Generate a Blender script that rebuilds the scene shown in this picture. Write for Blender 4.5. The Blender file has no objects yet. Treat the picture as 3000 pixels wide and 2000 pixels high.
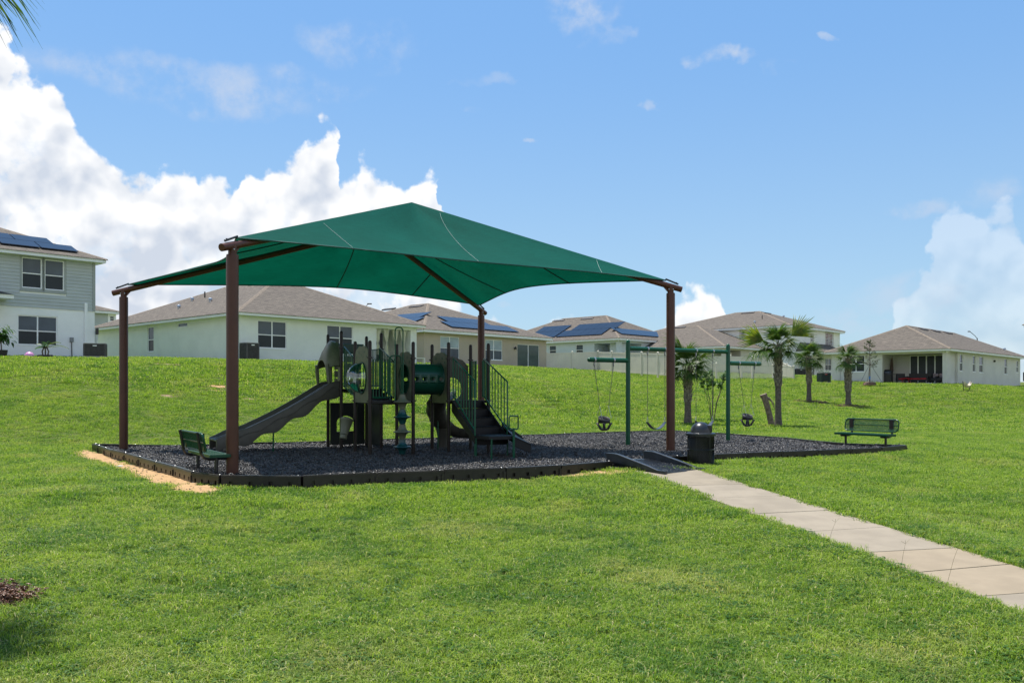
import bpy, bmesh, math, random
import numpy as np
from math import sin, cos, pi, radians, sqrt, atan, atan2, tan
from mathutils import Vector, Matrix
R = random.Random(7)
SC = bpy.context.scene
COL = SC.collection

# ------------------------------------------------------------ camera, light, exposure
F_PX, HOR, CAM_Z = 2620.0, 1150.0, 1.5        # focal length in photo pixels, horizon row
cam = bpy.data.cameras.new('camera'); camo = bpy.data.objects.new('camera', cam); COL.objects.link(camo)
camo.location = (0, 0, CAM_Z); camo.rotation_euler = (radians(90), 0, 0)
cam.sensor_width = 36; cam.lens = 36 * F_PX / 3000; cam.shift_y = (HOR - 1000) / 3000
cam.clip_start = .05; cam.clip_end = 6000
SC.camera = camo
SUN_DIR = Vector((-.19, .26, 1)).normalized()
sun = bpy.data.lights.new('sun', 'SUN'); suno = bpy.data.objects.new('sun', sun); COL.objects.link(suno)
sun.energy = 5.0; sun.angle = radians(.53); sun.color = (1, .955, .88)
suno.rotation_euler = SUN_DIR.to_track_quat('Z', 'Y').to_euler(); suno.location = (0, 0, 40)
SC.view_settings.view_transform = 'Standard'; SC.view_settings.look = 'None'
SC.view_settings.exposure = 0.5; SC.view_settings.gamma = 1.0
SC.view_settings.use_curve_mapping = False
SC.render.engine = 'CYCLES'
SC.cycles.max_bounces = 6; SC.cycles.transparent_max_bounces = 12; SC.cycles.caustics_reflective = False; SC.cycles.caustics_refractive = False

def N(nt, typ, ins=None, **kw):
    n = nt.nodes.new(typ)
    for k, v in kw.items(): setattr(n, k, v)
    if ins:
        for k, v in ins.items():
            s = n.inputs[k]
            if isinstance(v, bpy.types.NodeSocket): nt.links.new(v, s)
            else: s.default_value = v
    return n
def M_(nt, op, a, b=None, c=None, clamp=False):
    n = nt.nodes.new('ShaderNodeMath'); n.operation = op; n.use_clamp = clamp
    for i, v in enumerate((a, b, c)):
        if v is None: continue
        if isinstance(v, bpy.types.NodeSocket): nt.links.new(v, n.inputs[i])
        else: n.inputs[i].default_value = v
    return n.outputs[0]
def smooth(nt, x, lo, hi):
    return N(nt, 'ShaderNodeMapRange', {0: x, 1: lo, 2: hi, 3: 0.0, 4: 1.0}, interpolation_type='SMOOTHSTEP', clamp=True).outputs[0]
def mixc(nt, f, a, b, bt='MIX'):
    n = nt.nodes.new('ShaderNodeMix'); n.data_type = 'RGBA'; n.blend_type = bt
    for s, v in ((n.inputs[0], f), (n.inputs[6], a), (n.inputs[7], b)):
        if isinstance(v, bpy.types.NodeSocket): nt.links.new(v, s)
        else: s.default_value = v if not isinstance(v, tuple) or len(v) == 4 else (*v, 1)
    return n.outputs[2]

# ------------------------------------------------------------ sky with cumulus clouds (all in world directions)
def ang(px, py):
    a = atan((px - 1500) / F_PX); return a, atan((HOR - py) / F_PX * cos(a))
W = bpy.data.worlds.new('World'); SC.world = W; W.use_nodes = True
nt = W.node_tree; nt.nodes.clear()
out = N(nt, 'ShaderNodeOutputWorld')
sky = N(nt, 'ShaderNodeTexSky', sky_type='NISHITA', sun_disc=False, sun_elevation=math.asin(SUN_DIR.z),
        sun_rotation=atan2(SUN_DIR.x, SUN_DIR.y), altitude=10, air_density=1.0, dust_density=.6, ozone_density=1.6)
tc = N(nt, 'ShaderNodeTexCoord').outputs['Generated']
sep = N(nt, 'ShaderNodeSeparateXYZ', {0: tc})
az0 = M_(nt, 'ARCTAN2', sep.outputs[0], sep.outputs[1]); el0 = M_(nt, 'ARCSINE', sep.outputs[2])
def fbm(vec, scale, det, rough=.55, dim='3D'):
    return N(nt, 'ShaderNodeTexNoise', {'Vector': vec, 'Scale': scale, 'Detail': det, 'Roughness': rough}, noise_dimensions=dim)
def warp(amt_a, amt_e, scale, det, rough=.6, off=(0, 0, 0)):
    v = N(nt, 'ShaderNodeVectorMath', {0: tc, 1: off}, operation='ADD').outputs[0]
    c = N(nt, 'ShaderNodeSeparateColor', {0: fbm(v, scale, det, rough).outputs['Color']})
    return (M_(nt, 'MULTIPLY', M_(nt, 'SUBTRACT', c.outputs[0], .5), amt_a), M_(nt, 'MULTIPLY', M_(nt, 'SUBTRACT', c.outputs[1], .5), amt_e))
w1 = warp(.07, .08, 13, 5, .55)
aw = M_(nt, 'ADD', az0, w1[0]); ew = M_(nt, 'ADD', el0, w1[1])
A0, A1, E0, E1 = -1.3, 1.3, -.1, .6
def curve(points, x):
    n = nt.nodes.new('ShaderNodeFloatCurve'); c = n.mapping.curves[0]; n.mapping.use_clip = False
    pts = [((a - A0) / (A1 - A0), v) for a, v in points]
    while len(c.points) < len(pts): c.points.new(.5, .5)
    for p, (a, v) in zip(c.points, pts): p.location = (a, v); p.handle_type = 'AUTO_CLAMPED'
    n.mapping.update()
    nt.links.new(N(nt, 'ShaderNodeMapRange', {0: x, 1: A0, 2: A1, 3: 0., 4: 1.}).outputs[0], n.inputs[1])
    return n.outputs[0]
topl = [(0, 60), (40, 170), (120, 215), (200, 310), (262, 400), (330, 455), (352, 475), (430, 465), (545, 465), (562, 530), (600, 560), (660, 530), (705, 560),
        (718, 480), (790, 435), (860, 420), (900, 395), (948, 350), (975, 420), (990, 500), (1030, 485), (1120, 525), (1180, 560), (1215, 515), (1272, 535), (1300, 660),
        (1370, 900), (1420, 880), (1500, 925), (1600, 970), (1660, 930), (1730, 925), (1850, 888), (1960, 895), (2040, 870), (2100, 865), (2130, 930), (2180, 1040),
        (2560, 1080), (2620, 900), (2700, 740), (2740, 620), (2800, 605), (2860, 640), (2930, 615), (2970, 660), (3000, 700)]
P = [(-1.3, .92), (-1.0, .88), (-.8, .72)]  # unseen cloud bank left and behind, added tall to brighten the shaded walls
for x, y in topl:
    a, e = ang(x, y); P.append((a, (e - E0) / (E1 - E0)))
P += [(.62, .36), (.8, .45), (1.0, .85), (1.3, .92)]  # clouds beyond the right of view, likewise raised for white fill light
topc = M_(nt, 'MULTIPLY_ADD', curve(P, aw), E1 - E0, E0)
def vor(vec, sc_, sm=.35): return N(nt, 'ShaderNodeTexVoronoi', {'Vector': vec, 'Scale': sc_, 'Smoothness': sm}, feature='SMOOTH_F1').outputs['Distance']
def puff(vec):
    wv = N(nt, 'ShaderNodeVectorMath', {0: fbm(vec, 16, 4).outputs['Color'], 3: .045}, operation='SCALE').outputs[0]
    v = N(nt, 'ShaderNodeVectorMath', {0: vec, 1: wv}, operation='ADD').outputs[0]
    a_ = M_(nt, 'MULTIPLY', vor(v, 13), .62); b_ = M_(nt, 'MULTIPLY', vor(v, 31), .32); c_ = M_(nt, 'MULTIPLY', vor(v, 75), .12)
    return M_(nt, 'SUBTRACT', 1.0, M_(nt, 'ADD', M_(nt, 'ADD', a_, b_), c_))
h1 = puff(tc)
dens0 = M_(nt, 'ADD', M_(nt, 'SUBTRACT', topc, ew), M_(nt, 'MULTIPLY', M_(nt, 'SUBTRACT', h1, .52), .085))
dens0 = M_(nt, 'ADD', dens0, M_(nt, 'MULTIPLY', M_(nt, 'SUBTRACT', fbm(tc, 60, 6, .6).outputs['Fac'], .5), .028))
mask0 = smooth(nt, dens0, -.001, .013)
off = N(nt, 'ShaderNodeVectorMath', {0: tc, 1: (-.005, .002, .013)}, operation='ADD').outputs[0]
h2 = puff(off)
relief = M_(nt, 'MULTIPLY', M_(nt, 'SUBTRACT', h1, h2), 2.9)
n3 = fbm(tc, 7, 5, .5).outputs['Fac']
big = smooth(nt, n3, .36, .64)
rim = smooth(nt, dens0, .16, .0)
lit = M_(nt, 'ADD', M_(nt, 'ADD', M_(nt, 'MULTIPLY', rim, .55), M_(nt, 'MULTIPLY', big, .42)), relief)
lit = M_(nt, 'ADD', lit, .06, clamp=True)
ccol = mixc(nt, lit, (.60, .66, .76, 1), (1.0, 1.0, 1.0, 1))
opc = curve([(-1.3, 1.)] + [(ang(x, 900)[0], v) for x, v in ((0, 1), (600, 1), (1000, 1), (1290, .95), (1380, .85), (1700, .9), (2130, .9), (2300, .3), (2700, .30), (3000, .33))] + [(.7, .7), (.95, .95), (1.3, 1.)], az0)
hole = smooth(nt, fbm(tc, 15, 8, .62).outputs['Fac'], .60, .50)      # gaps where the blue shows
deep = smooth(nt, dens0, .05, .16)
holef = M_(nt, 'SUBTRACT', 1.0, M_(nt, 'MULTIPLY', M_(nt, 'SUBTRACT', 1.0, hole), M_(nt, 'MULTIPLY', deep, .55)))
cm = M_(nt, 'MULTIPLY', M_(nt, 'MULTIPLY', mask0, opc), holef)
# thin wisps
w2 = warp(.20, .07, 9, 5, .6, (3, 1, 2))
aw2 = M_(nt, 'ADD', az0, w2[0]); ew2 = M_(nt, 'ADD', el0, w2[1])
wisp = None
for x, y, rx, ry, s in ((430, 225, 300, 60, .9), (620, 285, 300, 55, .9), (900, 250, 150, 38, .8), (1060, 125, 165, 62, .85), (1110, 185, 70, 40, .6), (1690, 30, 110, 62, 1.3),
                        (1770, 90, 50, 40, .8), (2110, 155, 75, 18, 1.2), (2255, 178, 45, 20, .7), (2440, 95, 30, 12, .8), (1430, 240, 90, 18, .5), (1370, 320, 30, 10, .7), (1890, 300, 28, 22, .7), (1627, 408, 34, 9, .8),
                        (2440, 915, 60, 30, .5), (2500, 950, 60, 30, .5), (2680, 610, 80, 30, .7), (2900, 560, 120, 50, .6), (2640, 860, 190, 60, .6), (1480, 895, 40, 10, .5)):
    a, e = ang(x, y); a2 = ang(x + rx, y)[0] - a; e2 = ang(x, y - ry)[1] - e
    dx = M_(nt, 'DIVIDE', M_(nt, 'SUBTRACT', aw2, a), a2); dy = M_(nt, 'DIVIDE', M_(nt, 'SUBTRACT', ew2, e), e2)
    r = M_(nt, 'ADD', M_(nt, 'MULTIPLY', dx, dx), M_(nt, 'MULTIPLY', dy, dy))
    b = M_(nt, 'MULTIPLY', smooth(nt, r, 1.6, .0), s)
    wisp = b if wisp is None else M_(nt, 'MAXIMUM', wisp, b)
wn = smooth(nt, fbm(tc, 20, 9, .62).outputs['Fac'], .34, .72)
wm = M_(nt, 'MULTIPLY', M_(nt, 'MULTIPLY', wisp, .8), wn, clamp=True)
hz = smooth(nt, el0, .16, -.02)
skyc = mixc(nt, 1.0, sky.outputs[0], (.95, 1.02, 1.10, 1), 'MULTIPLY')
bg1 = N(nt, 'ShaderNodeBackground', {0: skyc, 1: .108})
veil = mixc(nt, smooth(nt, el0, .42, .0), (.20, .46, .88, 1), (.40, .62, .80, 1))
bgv = N(nt, 'ShaderNodeBackground', {0: veil, 1: .708})       # the pale veil of humid summer air
bg0 = N(nt, 'ShaderNodeMixShader', {0: .70, 1: bg1.outputs[0], 2: bgv.outputs[0]})
bgw = N(nt, 'ShaderNodeBackground', {0: (.62, .70, .84, 1), 1: .708})
bgc = N(nt, 'ShaderNodeBackground', {0: ccol, 1: .76})
m1 = N(nt, 'ShaderNodeMixShader', {0: wm, 1: bg0.outputs[0], 2: bgw.outputs[0]})
m2 = N(nt, 'ShaderNodeMixShader', {0: cm, 1: m1.outputs[0], 2: bgc.outputs[0]})
nt.links.new(m2.outputs[0], out.inputs[0])
W.cycles.sampling_method = 'MANUAL'; W.cycles.sample_map_resolution = 512

# ------------------------------------------------------------ helpers
def px(X, Y, Z): return 1500 + X / Y * F_PX, HOR - (Z - CAM_Z) * F_PX / Y
def G(x, y, z=0.):                                        # photo point on the level z
    d = F_PX * (CAM_Z - z) / (y - HOR); return Vector(((x - 1500) * d / F_PX, d, z))
def D(x, y, d): return Vector(((x - 1500) * d / F_PX, d, CAM_Z - (y - HOR) * d / F_PX))

MATS = {}
def mat(name, col, rough=.6, metal=0., spec=.5, var=.12, vscale=6., bump=0., bscale=60., col2=None, coat=0., trans=0.):
    if name in MATS: return MATS[name]
    m = bpy.data.materials.new(name); m.use_nodes = True; nt = m.node_tree; b = nt.nodes['Principled BSDF']
    tcn = N(nt, 'ShaderNodeTexCoord').outputs['Object']
    n = N(nt, 'ShaderNodeTexNoise', {'Vector': tcn, 'Scale': vscale, 'Detail': 6., 'Roughness': .6})
    c2 = col2 or tuple(c * (1 - var) for c in col); c1 = col if col2 else tuple(min(1, c * (1 + var)) for c in col)
    nt.links.new(mixc(nt, smooth(nt, n.outputs[0], .32, .68), (*c1, 1), (*c2, 1)), b.inputs['Base Color'])
    b.inputs['Roughness'].default_value = rough; b.inputs['Metallic'].default_value = metal
    b.inputs['Specular IOR Level'].default_value = spec; b.inputs['Coat Weight'].default_value = coat
    if bump:
        n2 = N(nt, 'ShaderNodeTexNoise', {'Vector': tcn, 'Scale': bscale, 'Detail': 4.})
        bp = N(nt, 'ShaderNodeBump', {'Height': n2.outputs[0], 'Strength': bump, 'Distance': .01})
        nt.links.new(bp.outputs[0], b.inputs['Normal'])
    MATS[name] = m; return m
def leafmat(name, c1, c2, scale=3., trans=.45, patch=None, rough=.45, rnd=.25, tint=False):
    m = bpy.data.materials.new(name); m.use_nodes = True; nt = m.node_tree; nt.nodes.clear()
    geo = N(nt, 'ShaderNodeNewGeometry').outputs['Position']
    oi = N(nt, 'ShaderNodeObjectInfo').outputs['Random']
    n = N(nt, 'ShaderNodeTexNoise', {'Vector': geo, 'Scale': scale, 'Detail': 5.}).outputs[0]
    f = M_(nt, 'ADD', smooth(nt, n, .3, .7), M_(nt, 'MULTIPLY', M_(nt, 'SUBTRACT', oi, .5), rnd), clamp=True)
    c = mixc(nt, f, (*c1, 1), (*c2, 1))
    if patch:
        for pc, sc_, lo, hi, am in patch:
            pn = N(nt, 'ShaderNodeTexNoise', {'Vector': geo, 'Scale': sc_, 'Detail': 4., 'Roughness': .6}).outputs[0]
            c = mixc(nt, M_(nt, 'MULTIPLY', smooth(nt, pn, lo, hi), am), c, (*pc, 1))
    if tint:                                               # every blade its own age: fresh, dark or straw coloured
        ta = N(nt, 'ShaderNodeAttribute', attribute_name='tint').outputs['Fac']
        c = mixc(nt, smooth(nt, ta, .34, .08), c, (.050, .14, .016, 1)); c = mixc(nt, smooth(nt, ta, .60, .85), c, (.29, .40, .06, 1)); c = mixc(nt, smooth(nt, ta, .93, .97), c, (.58, .52, .28, 1))
    pr = N(nt, 'ShaderNodeBsdfPrincipled', {'Base Color': c, 'Roughness': rough, 'Specular IOR Level': .35})
    tr = N(nt, 'ShaderNodeBsdfTranslucent', {0: mixc(nt, 1., c, (1.15, 1.25, .6, 1), 'MULTIPLY')})
    mx = N(nt, 'ShaderNodeMixShader', {0: trans, 1: pr.outputs[0], 2: tr.outputs[0]})
    o = N(nt, 'ShaderNodeOutputMaterial'); nt.links.new(mx.outputs[0], o.inputs[0]); return m

class MB:
    """collects geometry, links it as one mesh object"""
    def __init__(s): s.v = []; s.f = []; s.uv = None
    def add(s, vs, fs):
        k = len(s.v); s.v += [tuple(v) for v in vs]; s.f += [tuple(i + k for i in f) for f in fs]; return k
    def quad(s, *p): s.add(p, [tuple(range(len(p)))])
    def box(s, a, b, M=None):
        x0, y0, z0 = a; x1, y1, z1 = b
        vs = [Vector(c) for c in ((x0, y0, z0), (x1, y0, z0), (x1, y1, z0), (x0, y1, z0), (x0, y0, z1), (x1, y0, z1), (x1, y1, z1), (x0, y1, z1))]
        if M: vs = [M @ v for v in vs]
        s.add(vs, [(3, 2, 1, 0), (4, 5, 6, 7), (0, 1, 5, 4), (1, 2, 6, 5), (2, 3, 7, 6), (3, 0, 4, 7)])
    def fbox(s, fn, s0, s1, z0, z1, d0, d1):
        c = [fn(a, z, d) for z in (z0, z1) for a, d in ((s0, d0), (s1, d0), (s1, d1), (s0, d1))]
        s.add(c, [(3, 2, 1, 0), (4, 5, 6, 7), (0, 1, 5, 4), (1, 2, 6, 5), (2, 3, 7, 6), (3, 0, 4, 7)])
    def ring(s, rings, closed=True, cap0=True, cap1=True):
        n = len(rings[0]); k = len(s.v)
        for r in rings: s.v += [tuple(p) for p in r]
        for i in range(len(rings) - 1):
            for j in range(n if closed else n - 1):
                a = k + i * n + j; b = k + i * n + (j + 1) % n; s.f.append((a, b, b + n, a + n))
        if cap0: s.f.append(tuple(k + j for j in range(n))[::-1])
        if cap1: s.f.append(tuple(k + (len(rings) - 1) * n + j for j in range(n)))
    def tube(s, path, r, n=8, caps=True):
        path = [Vector(p) for p in path]; rs = r if isinstance(r, (list, tuple)) else [r] * len(path)
        rings = []; up = None
        for i, p in enumerate(path):
            t = (path[min(i + 1, len(path) - 1)] - path[max(i - 1, 0)]).normalized()
            if up is None: up = Vector((0, 0, 1)) if abs(t.z) < .9 else Vector((1, 0, 0))
            a = t.cross(up).normalized(); b = a.cross(t).normalized(); up = b
            rings.append([p + (a * cos(2 * pi * j / n) + b * sin(2 * pi * j / n)) * rs[i] for j in range(n)])
        s.ring(rings, True, caps, caps)
    def lathe(s, prof, o=(0, 0, 0), n=16, M=None):
        o = Vector(o); rings = []
        for r, z in prof:
            ps = [Vector((r * cos(2 * pi * j / n), r * sin(2 * pi * j / n), z)) for j in range(n)]
            if M: ps = [M @ p for p in ps]
            rings.append([p + o for p in ps])
        s.ring(rings)
    def wall(s, fn, s0, s1, z0, z1, holes):
        xs = sorted({s0, s1, *[h[0] for h in holes], *[h[1] for h in holes]}); zs = sorted({z0, z1, *[h[2] for h in holes], *[h[3] for h in holes]})
        for i in range(len(xs) - 1):
            for j in range(len(zs) - 1):
                cx, cz = (xs[i] + xs[i + 1]) / 2, (zs[j] + zs[j + 1]) / 2
                if any(h[0] < cx < h[1] and h[2] < cz < h[3] for h in holes): continue
                s.quad(fn(xs[i], zs[j], 0), fn(xs[i + 1], zs[j], 0), fn(xs[i + 1], zs[j + 1], 0), fn(xs[i], zs[j + 1], 0))
        for h in holes:
            a, b, c, d, dep = h[:5]; skip = h[5] if len(h) > 5 else ''
            if 'a' not in skip: s.quad(fn(a, c, 0), fn(a, d, 0), fn(a, d, dep), fn(a, c, dep))
            if 'b' not in skip: s.quad(fn(b, c, 0), fn(b, c, dep), fn(b, d, dep), fn(b, d, 0))
            s.quad(fn(a, d, 0), fn(b, d, 0), fn(b, d, dep), fn(a, d, dep)); s.quad(fn(a, c, 0), fn(a, c, dep), fn(b, c, dep), fn(b, c, 0))
            s.quad(fn(a, c, dep), fn(a, d, dep), fn(b, d, dep), fn(b, c, dep))
    def mesh(s, name, m=None, smooth_=0, recalc=True):
        me = bpy.data.meshes.new(name); me.from_pydata(s.v, [], s.f)
        if recalc and len(s.f) < 60000:
            bm = bmesh.new(); bm.from_mesh(me); bmesh.ops.recalc_face_normals(bm, faces=bm.faces); bm.to_mesh(me); bm.free()
        if m: me.materials.append(m)
        if smooth_:
            me.polygons.foreach_set('use_smooth', [True] * len(me.polygons)); me.set_sharp_from_angle(angle=radians(smooth_))
        me.update(); return me
    def build(s, name, m, parent=None, smooth_=0, recalc=True, bevel=0):
        o = bpy.data.objects.new(name, s.mesh(name, m, smooth_, recalc)); COL.objects.link(o)
        if parent: o.parent = parent
        if bevel:
            b = o.modifiers.new('bevel', 'BEVEL'); b.width = bevel; b.segments = 2; b.limit_method = 'ANGLE'
        return o
def tag(o, label=None, cat=None, group=None, kind=None):
    if label: o['label'] = label
    if cat: o['category'] = cat
    if group: o['group'] = group
    if kind: o['kind'] = kind
    return o
def thing(name, label, cat, loc=(0, 0, 0), rz=0., group=None):
    o = bpy.data.objects.new(name, None); COL.objects.link(o); o.location = loc; o.rotation_euler = (0, 0, rz)
    o.empty_display_size = .3
    return tag(o, label, cat, group)
def place(name, me, parent, loc=(0, 0, 0), rot=(0, 0, 0), sc=1.):
    o = bpy.data.objects.new(name, me); COL.objects.link(o); o.parent = parent; o.location = loc; o.rotation_euler = rot
    o.scale = (sc, sc, sc) if not isinstance(sc, tuple) else sc
    return o
KIDS = {}
def copy_tree(o, loc=None, rz=None, label=None, parent=None):
    c = o.copy(); COL.objects.link(c)
    if parent: c.parent = parent
    if loc is not None: c.location = loc
    if rz is not None: c.rotation_euler = (0, 0, rz)
    if label: c['label'] = label
    for ch in o.children: copy_tree(ch, parent=c)
    return c
def rotz(a): return Matrix.Rotation(a, 4, 'Z')

# ------------------------------------------------------------ materials
m_post = mat('brown_powder_coat', (.082, .028, .015), .42, spec=.35, var=.10, vscale=3, bump=.05, bscale=200)
m_dark = mat('dark_bronze_metal', (.020, .013, .011), .4, var=.1)
m_green = mat('green_gloss_paint', (.0012, .078, .034), .28, spec=.35, var=.06, vscale=4)
m_greenp = mat('green_plastic', (.006, .06, .036), .35, var=.10, vscale=4)
m_teal = mat('teal_plastic', (.006, .052, .05), .3, var=.08)
m_olive = mat('olive_plastic', (.115, .125, .078), .42, var=.14, vscale=5, bump=.05, bscale=150)
m_taupe = mat('taupe_plastic', (.062, .060, .046), .42, spec=.4, var=.14, vscale=4)
m_bench = mat('dark_green_bench_coating', (.001, .050, .024), .3, spec=.35, var=.1)
m_deck = mat('black_deck_coating', (.010, .010, .011), .5, spec=.3, var=.15, vscale=10)
m_black = mat('black_metal', (.012, .012, .013), .3, var=.1, vscale=8)
m_rubber = mat('black_rubber', (.016, .016, .018), .55, var=.2, vscale=10)
m_border = mat('black_border_plastic', (.020, .016, .014), .36, spec=.4, var=.25, vscale=5, bump=.1, bscale=80)
m_steel = mat('galvanised_steel', (.42, .43, .44), .35, metal=.85, var=.1)
m_white = mat('white_paint', (.90, .90, .88), .5, var=.03)
m_vinyl = mat('beige_vinyl', (.66, .61, .50), .5, var=.05, vscale=1.)
m_trim = mat('fascia_paint', (.82, .84, .82), .45, var=.04, vscale=1.)
m_ac = mat('grey_brown_ac_metal', (.055, .05, .048), .5, var=.2)
m_conc = mat('concrete', (.40, .37, .32), .8, var=.1, bump=.2)
m_trunk = mat('palm_trunk', (.11, .09, .072), .9, var=.35, vscale=9, bump=.8, bscale=30)
m_boot = mat('palm_boots', (.19, .165, .13), .9, var=.4, vscale=8, bump=.8, bscale=40)
m_bark = mat('grey_bark', (.13, .10, .08), .9, var=.3, vscale=12, bump=.5)
m_red = mat('red_cushion', (.38, .01, .015), .8, var=.15)
m_wick = mat('black_wicker', (.016, .014, .014), .6, var=.2, bump=.3)
m_pot = mat('dark_pot', (.025, .02, .018), .6)

def mat_fabric():
    m = bpy.data.materials.new('green_shade_cloth'); m.use_nodes = True; nt = m.node_tree; nt.nodes.clear()
    tcn = N(nt, 'ShaderNodeTexCoord').outputs['UV']
    mp = N(nt, 'ShaderNodeMapping', {0: tcn, 3: (1, 30, 1)})
    n = N(nt, 'ShaderNodeTexNoise', {'Vector': mp.outputs[0], 'Scale': 2.2, 'Detail': 7.}).outputs[0]
    big = N(nt, 'ShaderNodeTexNoise', {'Vector': tcn, 'Scale': .35, 'Detail': 3.}).outputs[0]
    f = M_(nt, 'ADD', M_(nt, 'MULTIPLY', smooth(nt, n, .3, .7), .6), M_(nt, 'MULTIPLY', smooth(nt, big, .3, .7), .4))
    c = mixc(nt, f, (.001, .066, .048, 1), (.004, .112, .085, 1)); ct = mixc(nt, f, (.001, .075, .042, 1), (.003, .19, .11, 1))
    fine = N(nt, 'ShaderNodeTexNoise', {'Vector': tcn, 'Scale': 160., 'Detail': 2.}).outputs[0]
    bq = N(nt, 'ShaderNodeBump', {'Height': n, 'Strength': .22, 'Distance': .03})
    bp = N(nt, 'ShaderNodeBump', {'Height': fine, 'Strength': .3, 'Distance': .004, 'Normal': bq.outputs[0]})
    pr = N(nt, 'ShaderNodeBsdfPrincipled', {'Base Color': c, 'Roughness': .75, 'Specular IOR Level': .06, 'Normal': bp.outputs[0]})
    tr = N(nt, 'ShaderNodeBsdfTranslucent', {0: ct})
    mx = N(nt, 'ShaderNodeMixShader', {0: .21, 1: pr.outputs[0], 2: tr.outputs[0]})
    o = N(nt, 'ShaderNodeOutputMaterial'); nt.links.new(mx.outputs[0], o.inputs[0]); return m
m_fabric = mat_fabric()
def mat_roof(name, c1, c2, c3):
    m = bpy.data.materials.new(name); m.use_nodes = True; nt = m.node_tree; b = nt.nodes['Principled BSDF']
    uv = N(nt, 'ShaderNodeTexCoord').outputs['UV']
    jn = N(nt, 'ShaderNodeTexNoise', {'Vector': uv, 'Scale': 1.7, 'Detail': 3.})
    uvj = N(nt, 'ShaderNodeVectorMath', {0: uv, 1: N(nt, 'ShaderNodeVectorMath', {0: jn.outputs['Color'], 3: .10}, operation='SCALE').outputs[0]}, operation='ADD').outputs[0]
    br = N(nt, 'ShaderNodeTexBrick', {'Vector': uvj, 'Color1': (*c1, 1), 'Color2': (*c2, 1), 'Mortar': tuple(c * .45 for c in c2) + (1,), 'Scale': 1., 'Mortar Size': .012, 'Brick Width': .42, 'Row Height': .16, 'Bias': -.1})
    n = N(nt, 'ShaderNodeTexNoise', {'Vector': N(nt, 'ShaderNodeMapping', {0: uv, 3: (1.6, 5, 1)}).outputs[0], 'Scale': 1.4, 'Detail': 6., 'Roughness': .7}).outputs[0]
    c = mixc(nt, M_(nt, 'MULTIPLY', smooth(nt, n, .42, .62), .75), br.outputs[0], (*c3, 1))
    nt.links.new(c, b.inputs['Base Color']); b.inputs['Roughness'].default_value = .92; b.inputs['Specular IOR Level'].default_value = .2
    bp = N(nt, 'ShaderNodeBump', {'Height': br.outputs[1], 'Strength': .6, 'Distance': -.02}); nt.links.new(bp.outputs[0], b.inputs['Normal'])
    return m
m_roof = mat_roof('shingles', (.182, .155, .126), (.126, .107, .089), (.079, .068, .059))
m_roof2 = mat_roof('ridge_shingles', (.26, .21, .165), (.22, .18, .14), (.17, .14, .11))
def mat_wall(name, c): return mat(name, c, .85, var=.045, vscale=.8, bump=.35, bscale=45, spec=.2)
def mat_glass(name, c, rough=.06):
    m = bpy.data.materials.new(name); m.use_nodes = True; nt = m.node_tree; b = nt.nodes['Principled BSDF']
    uv = N(nt, 'ShaderNodeTexCoord').outputs['Object']
    n = N(nt, 'ShaderNodeTexNoise', {'Vector': uv, 'Scale': 1.5, 'Detail': 3.}).outputs[0]
    nt.links.new(mixc(nt, n, tuple(x * .6 for x in c) + (1,), tuple(x * 1.35 for x in c) + (1,)), b.inputs['Base Color'])
    b.inputs['Roughness'].default_value = rough; b.inputs['Specular IOR Level'].default_value = .32
    return m
m_glass = mat_glass('dark_window_glass', (.085, .105, .125), .08); m_glassd = mat_glass('darker_lower_sash', (.022, .030, .036), .35)
m_blind = mat_glass('window_with_white_blinds', (.34, .42, .44), .15); m_pinkblind = mat_glass('window_with_pink_curtain', (.22, .09, .09), .15)
m_slider = mat_glass('sliding_door_glass', (.07, .10, .09), .1)
def mat_solar():
    m = bpy.data.materials.new('solar_cells'); m.use_nodes = True; nt = m.node_tree; b = nt.nodes['Principled BSDF']
    uv = N(nt, 'ShaderNodeTexCoord').outputs['Object']
    n = N(nt, 'ShaderNodeTexNoise', {'Vector': uv, 'Scale': .6}).outputs[0]
    nt.links.new(mixc(nt, n, (.005, .007, .014, 1), (.010, .014, .026, 1)), b.inputs['Base Color'])
    b.inputs['Roughness'].default_value = .16; b.inputs['Specular IOR Level'].default_value = .3; return m
m_solar = mat_solar(); m_solarf = mat('solar_edge', (.012, .012, .016), .4)

# ------------------------------------------------------------ terrain
def smst(x, a, b):
    t = np.clip((np.asarray(x, float) - a) / (b - a), 0, 1); return t * t * (3 - 2 * t)
BORDER_PX = [  # top line of the playground border, clockwise from the front left corner (photo points)
    (650, 1390), (569, 1381), (515, 1364), (460, 1350), (412, 1337), (370, 1326), (331, 1317), (293, 1304), (275, 1300),
    (390, 1302), (506, 1303.5), (650, 1299.5), (800, 1295), (948, 1291), (1090, 1286), (1235, 1282), (1380, 1278), (1525, 1274), (1650, 1269), (1770, 1265),
    (1891, 1261), (1980, 1260), (2098, 1267), (2200, 1274), (2300, 1281), (2385, 1290), (2470, 1297), (2560, 1300), (2652, 1303.5),
    (2579, 1310), (2492, 1314), (2393, 1318), (2290, 1322), (2190, 1326), (2097, 1330), (1990, 1335), (1905, 1341),
    (1790, 1349), (1640, 1361), (1479, 1370), (1299, 1376), (1105, 1383), (885, 1392)]
BORDER = [G(x, y, .05) for x, y in BORDER_PX]
bxy = np.array([(p.x, p.y) for p in BORDER])
def inside(poly, X, Y):
    X = np.asarray(X, float); Y = np.asarray(Y, float); r = np.zeros(X.shape, bool); n = len(poly)
    for i in range(n):
        x0, y0 = poly[i][0], poly[i][1]; x1, y1 = poly[(i + 1) % n][0], poly[(i + 1) % n][1]
        c = ((y0 > Y) != (y1 > Y)); xi = (x1 - x0) * (Y - y0) / ((y1 - y0) if y1 != y0 else 1e-9) + x0
        r ^= c & (X < xi)
    return r
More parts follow.
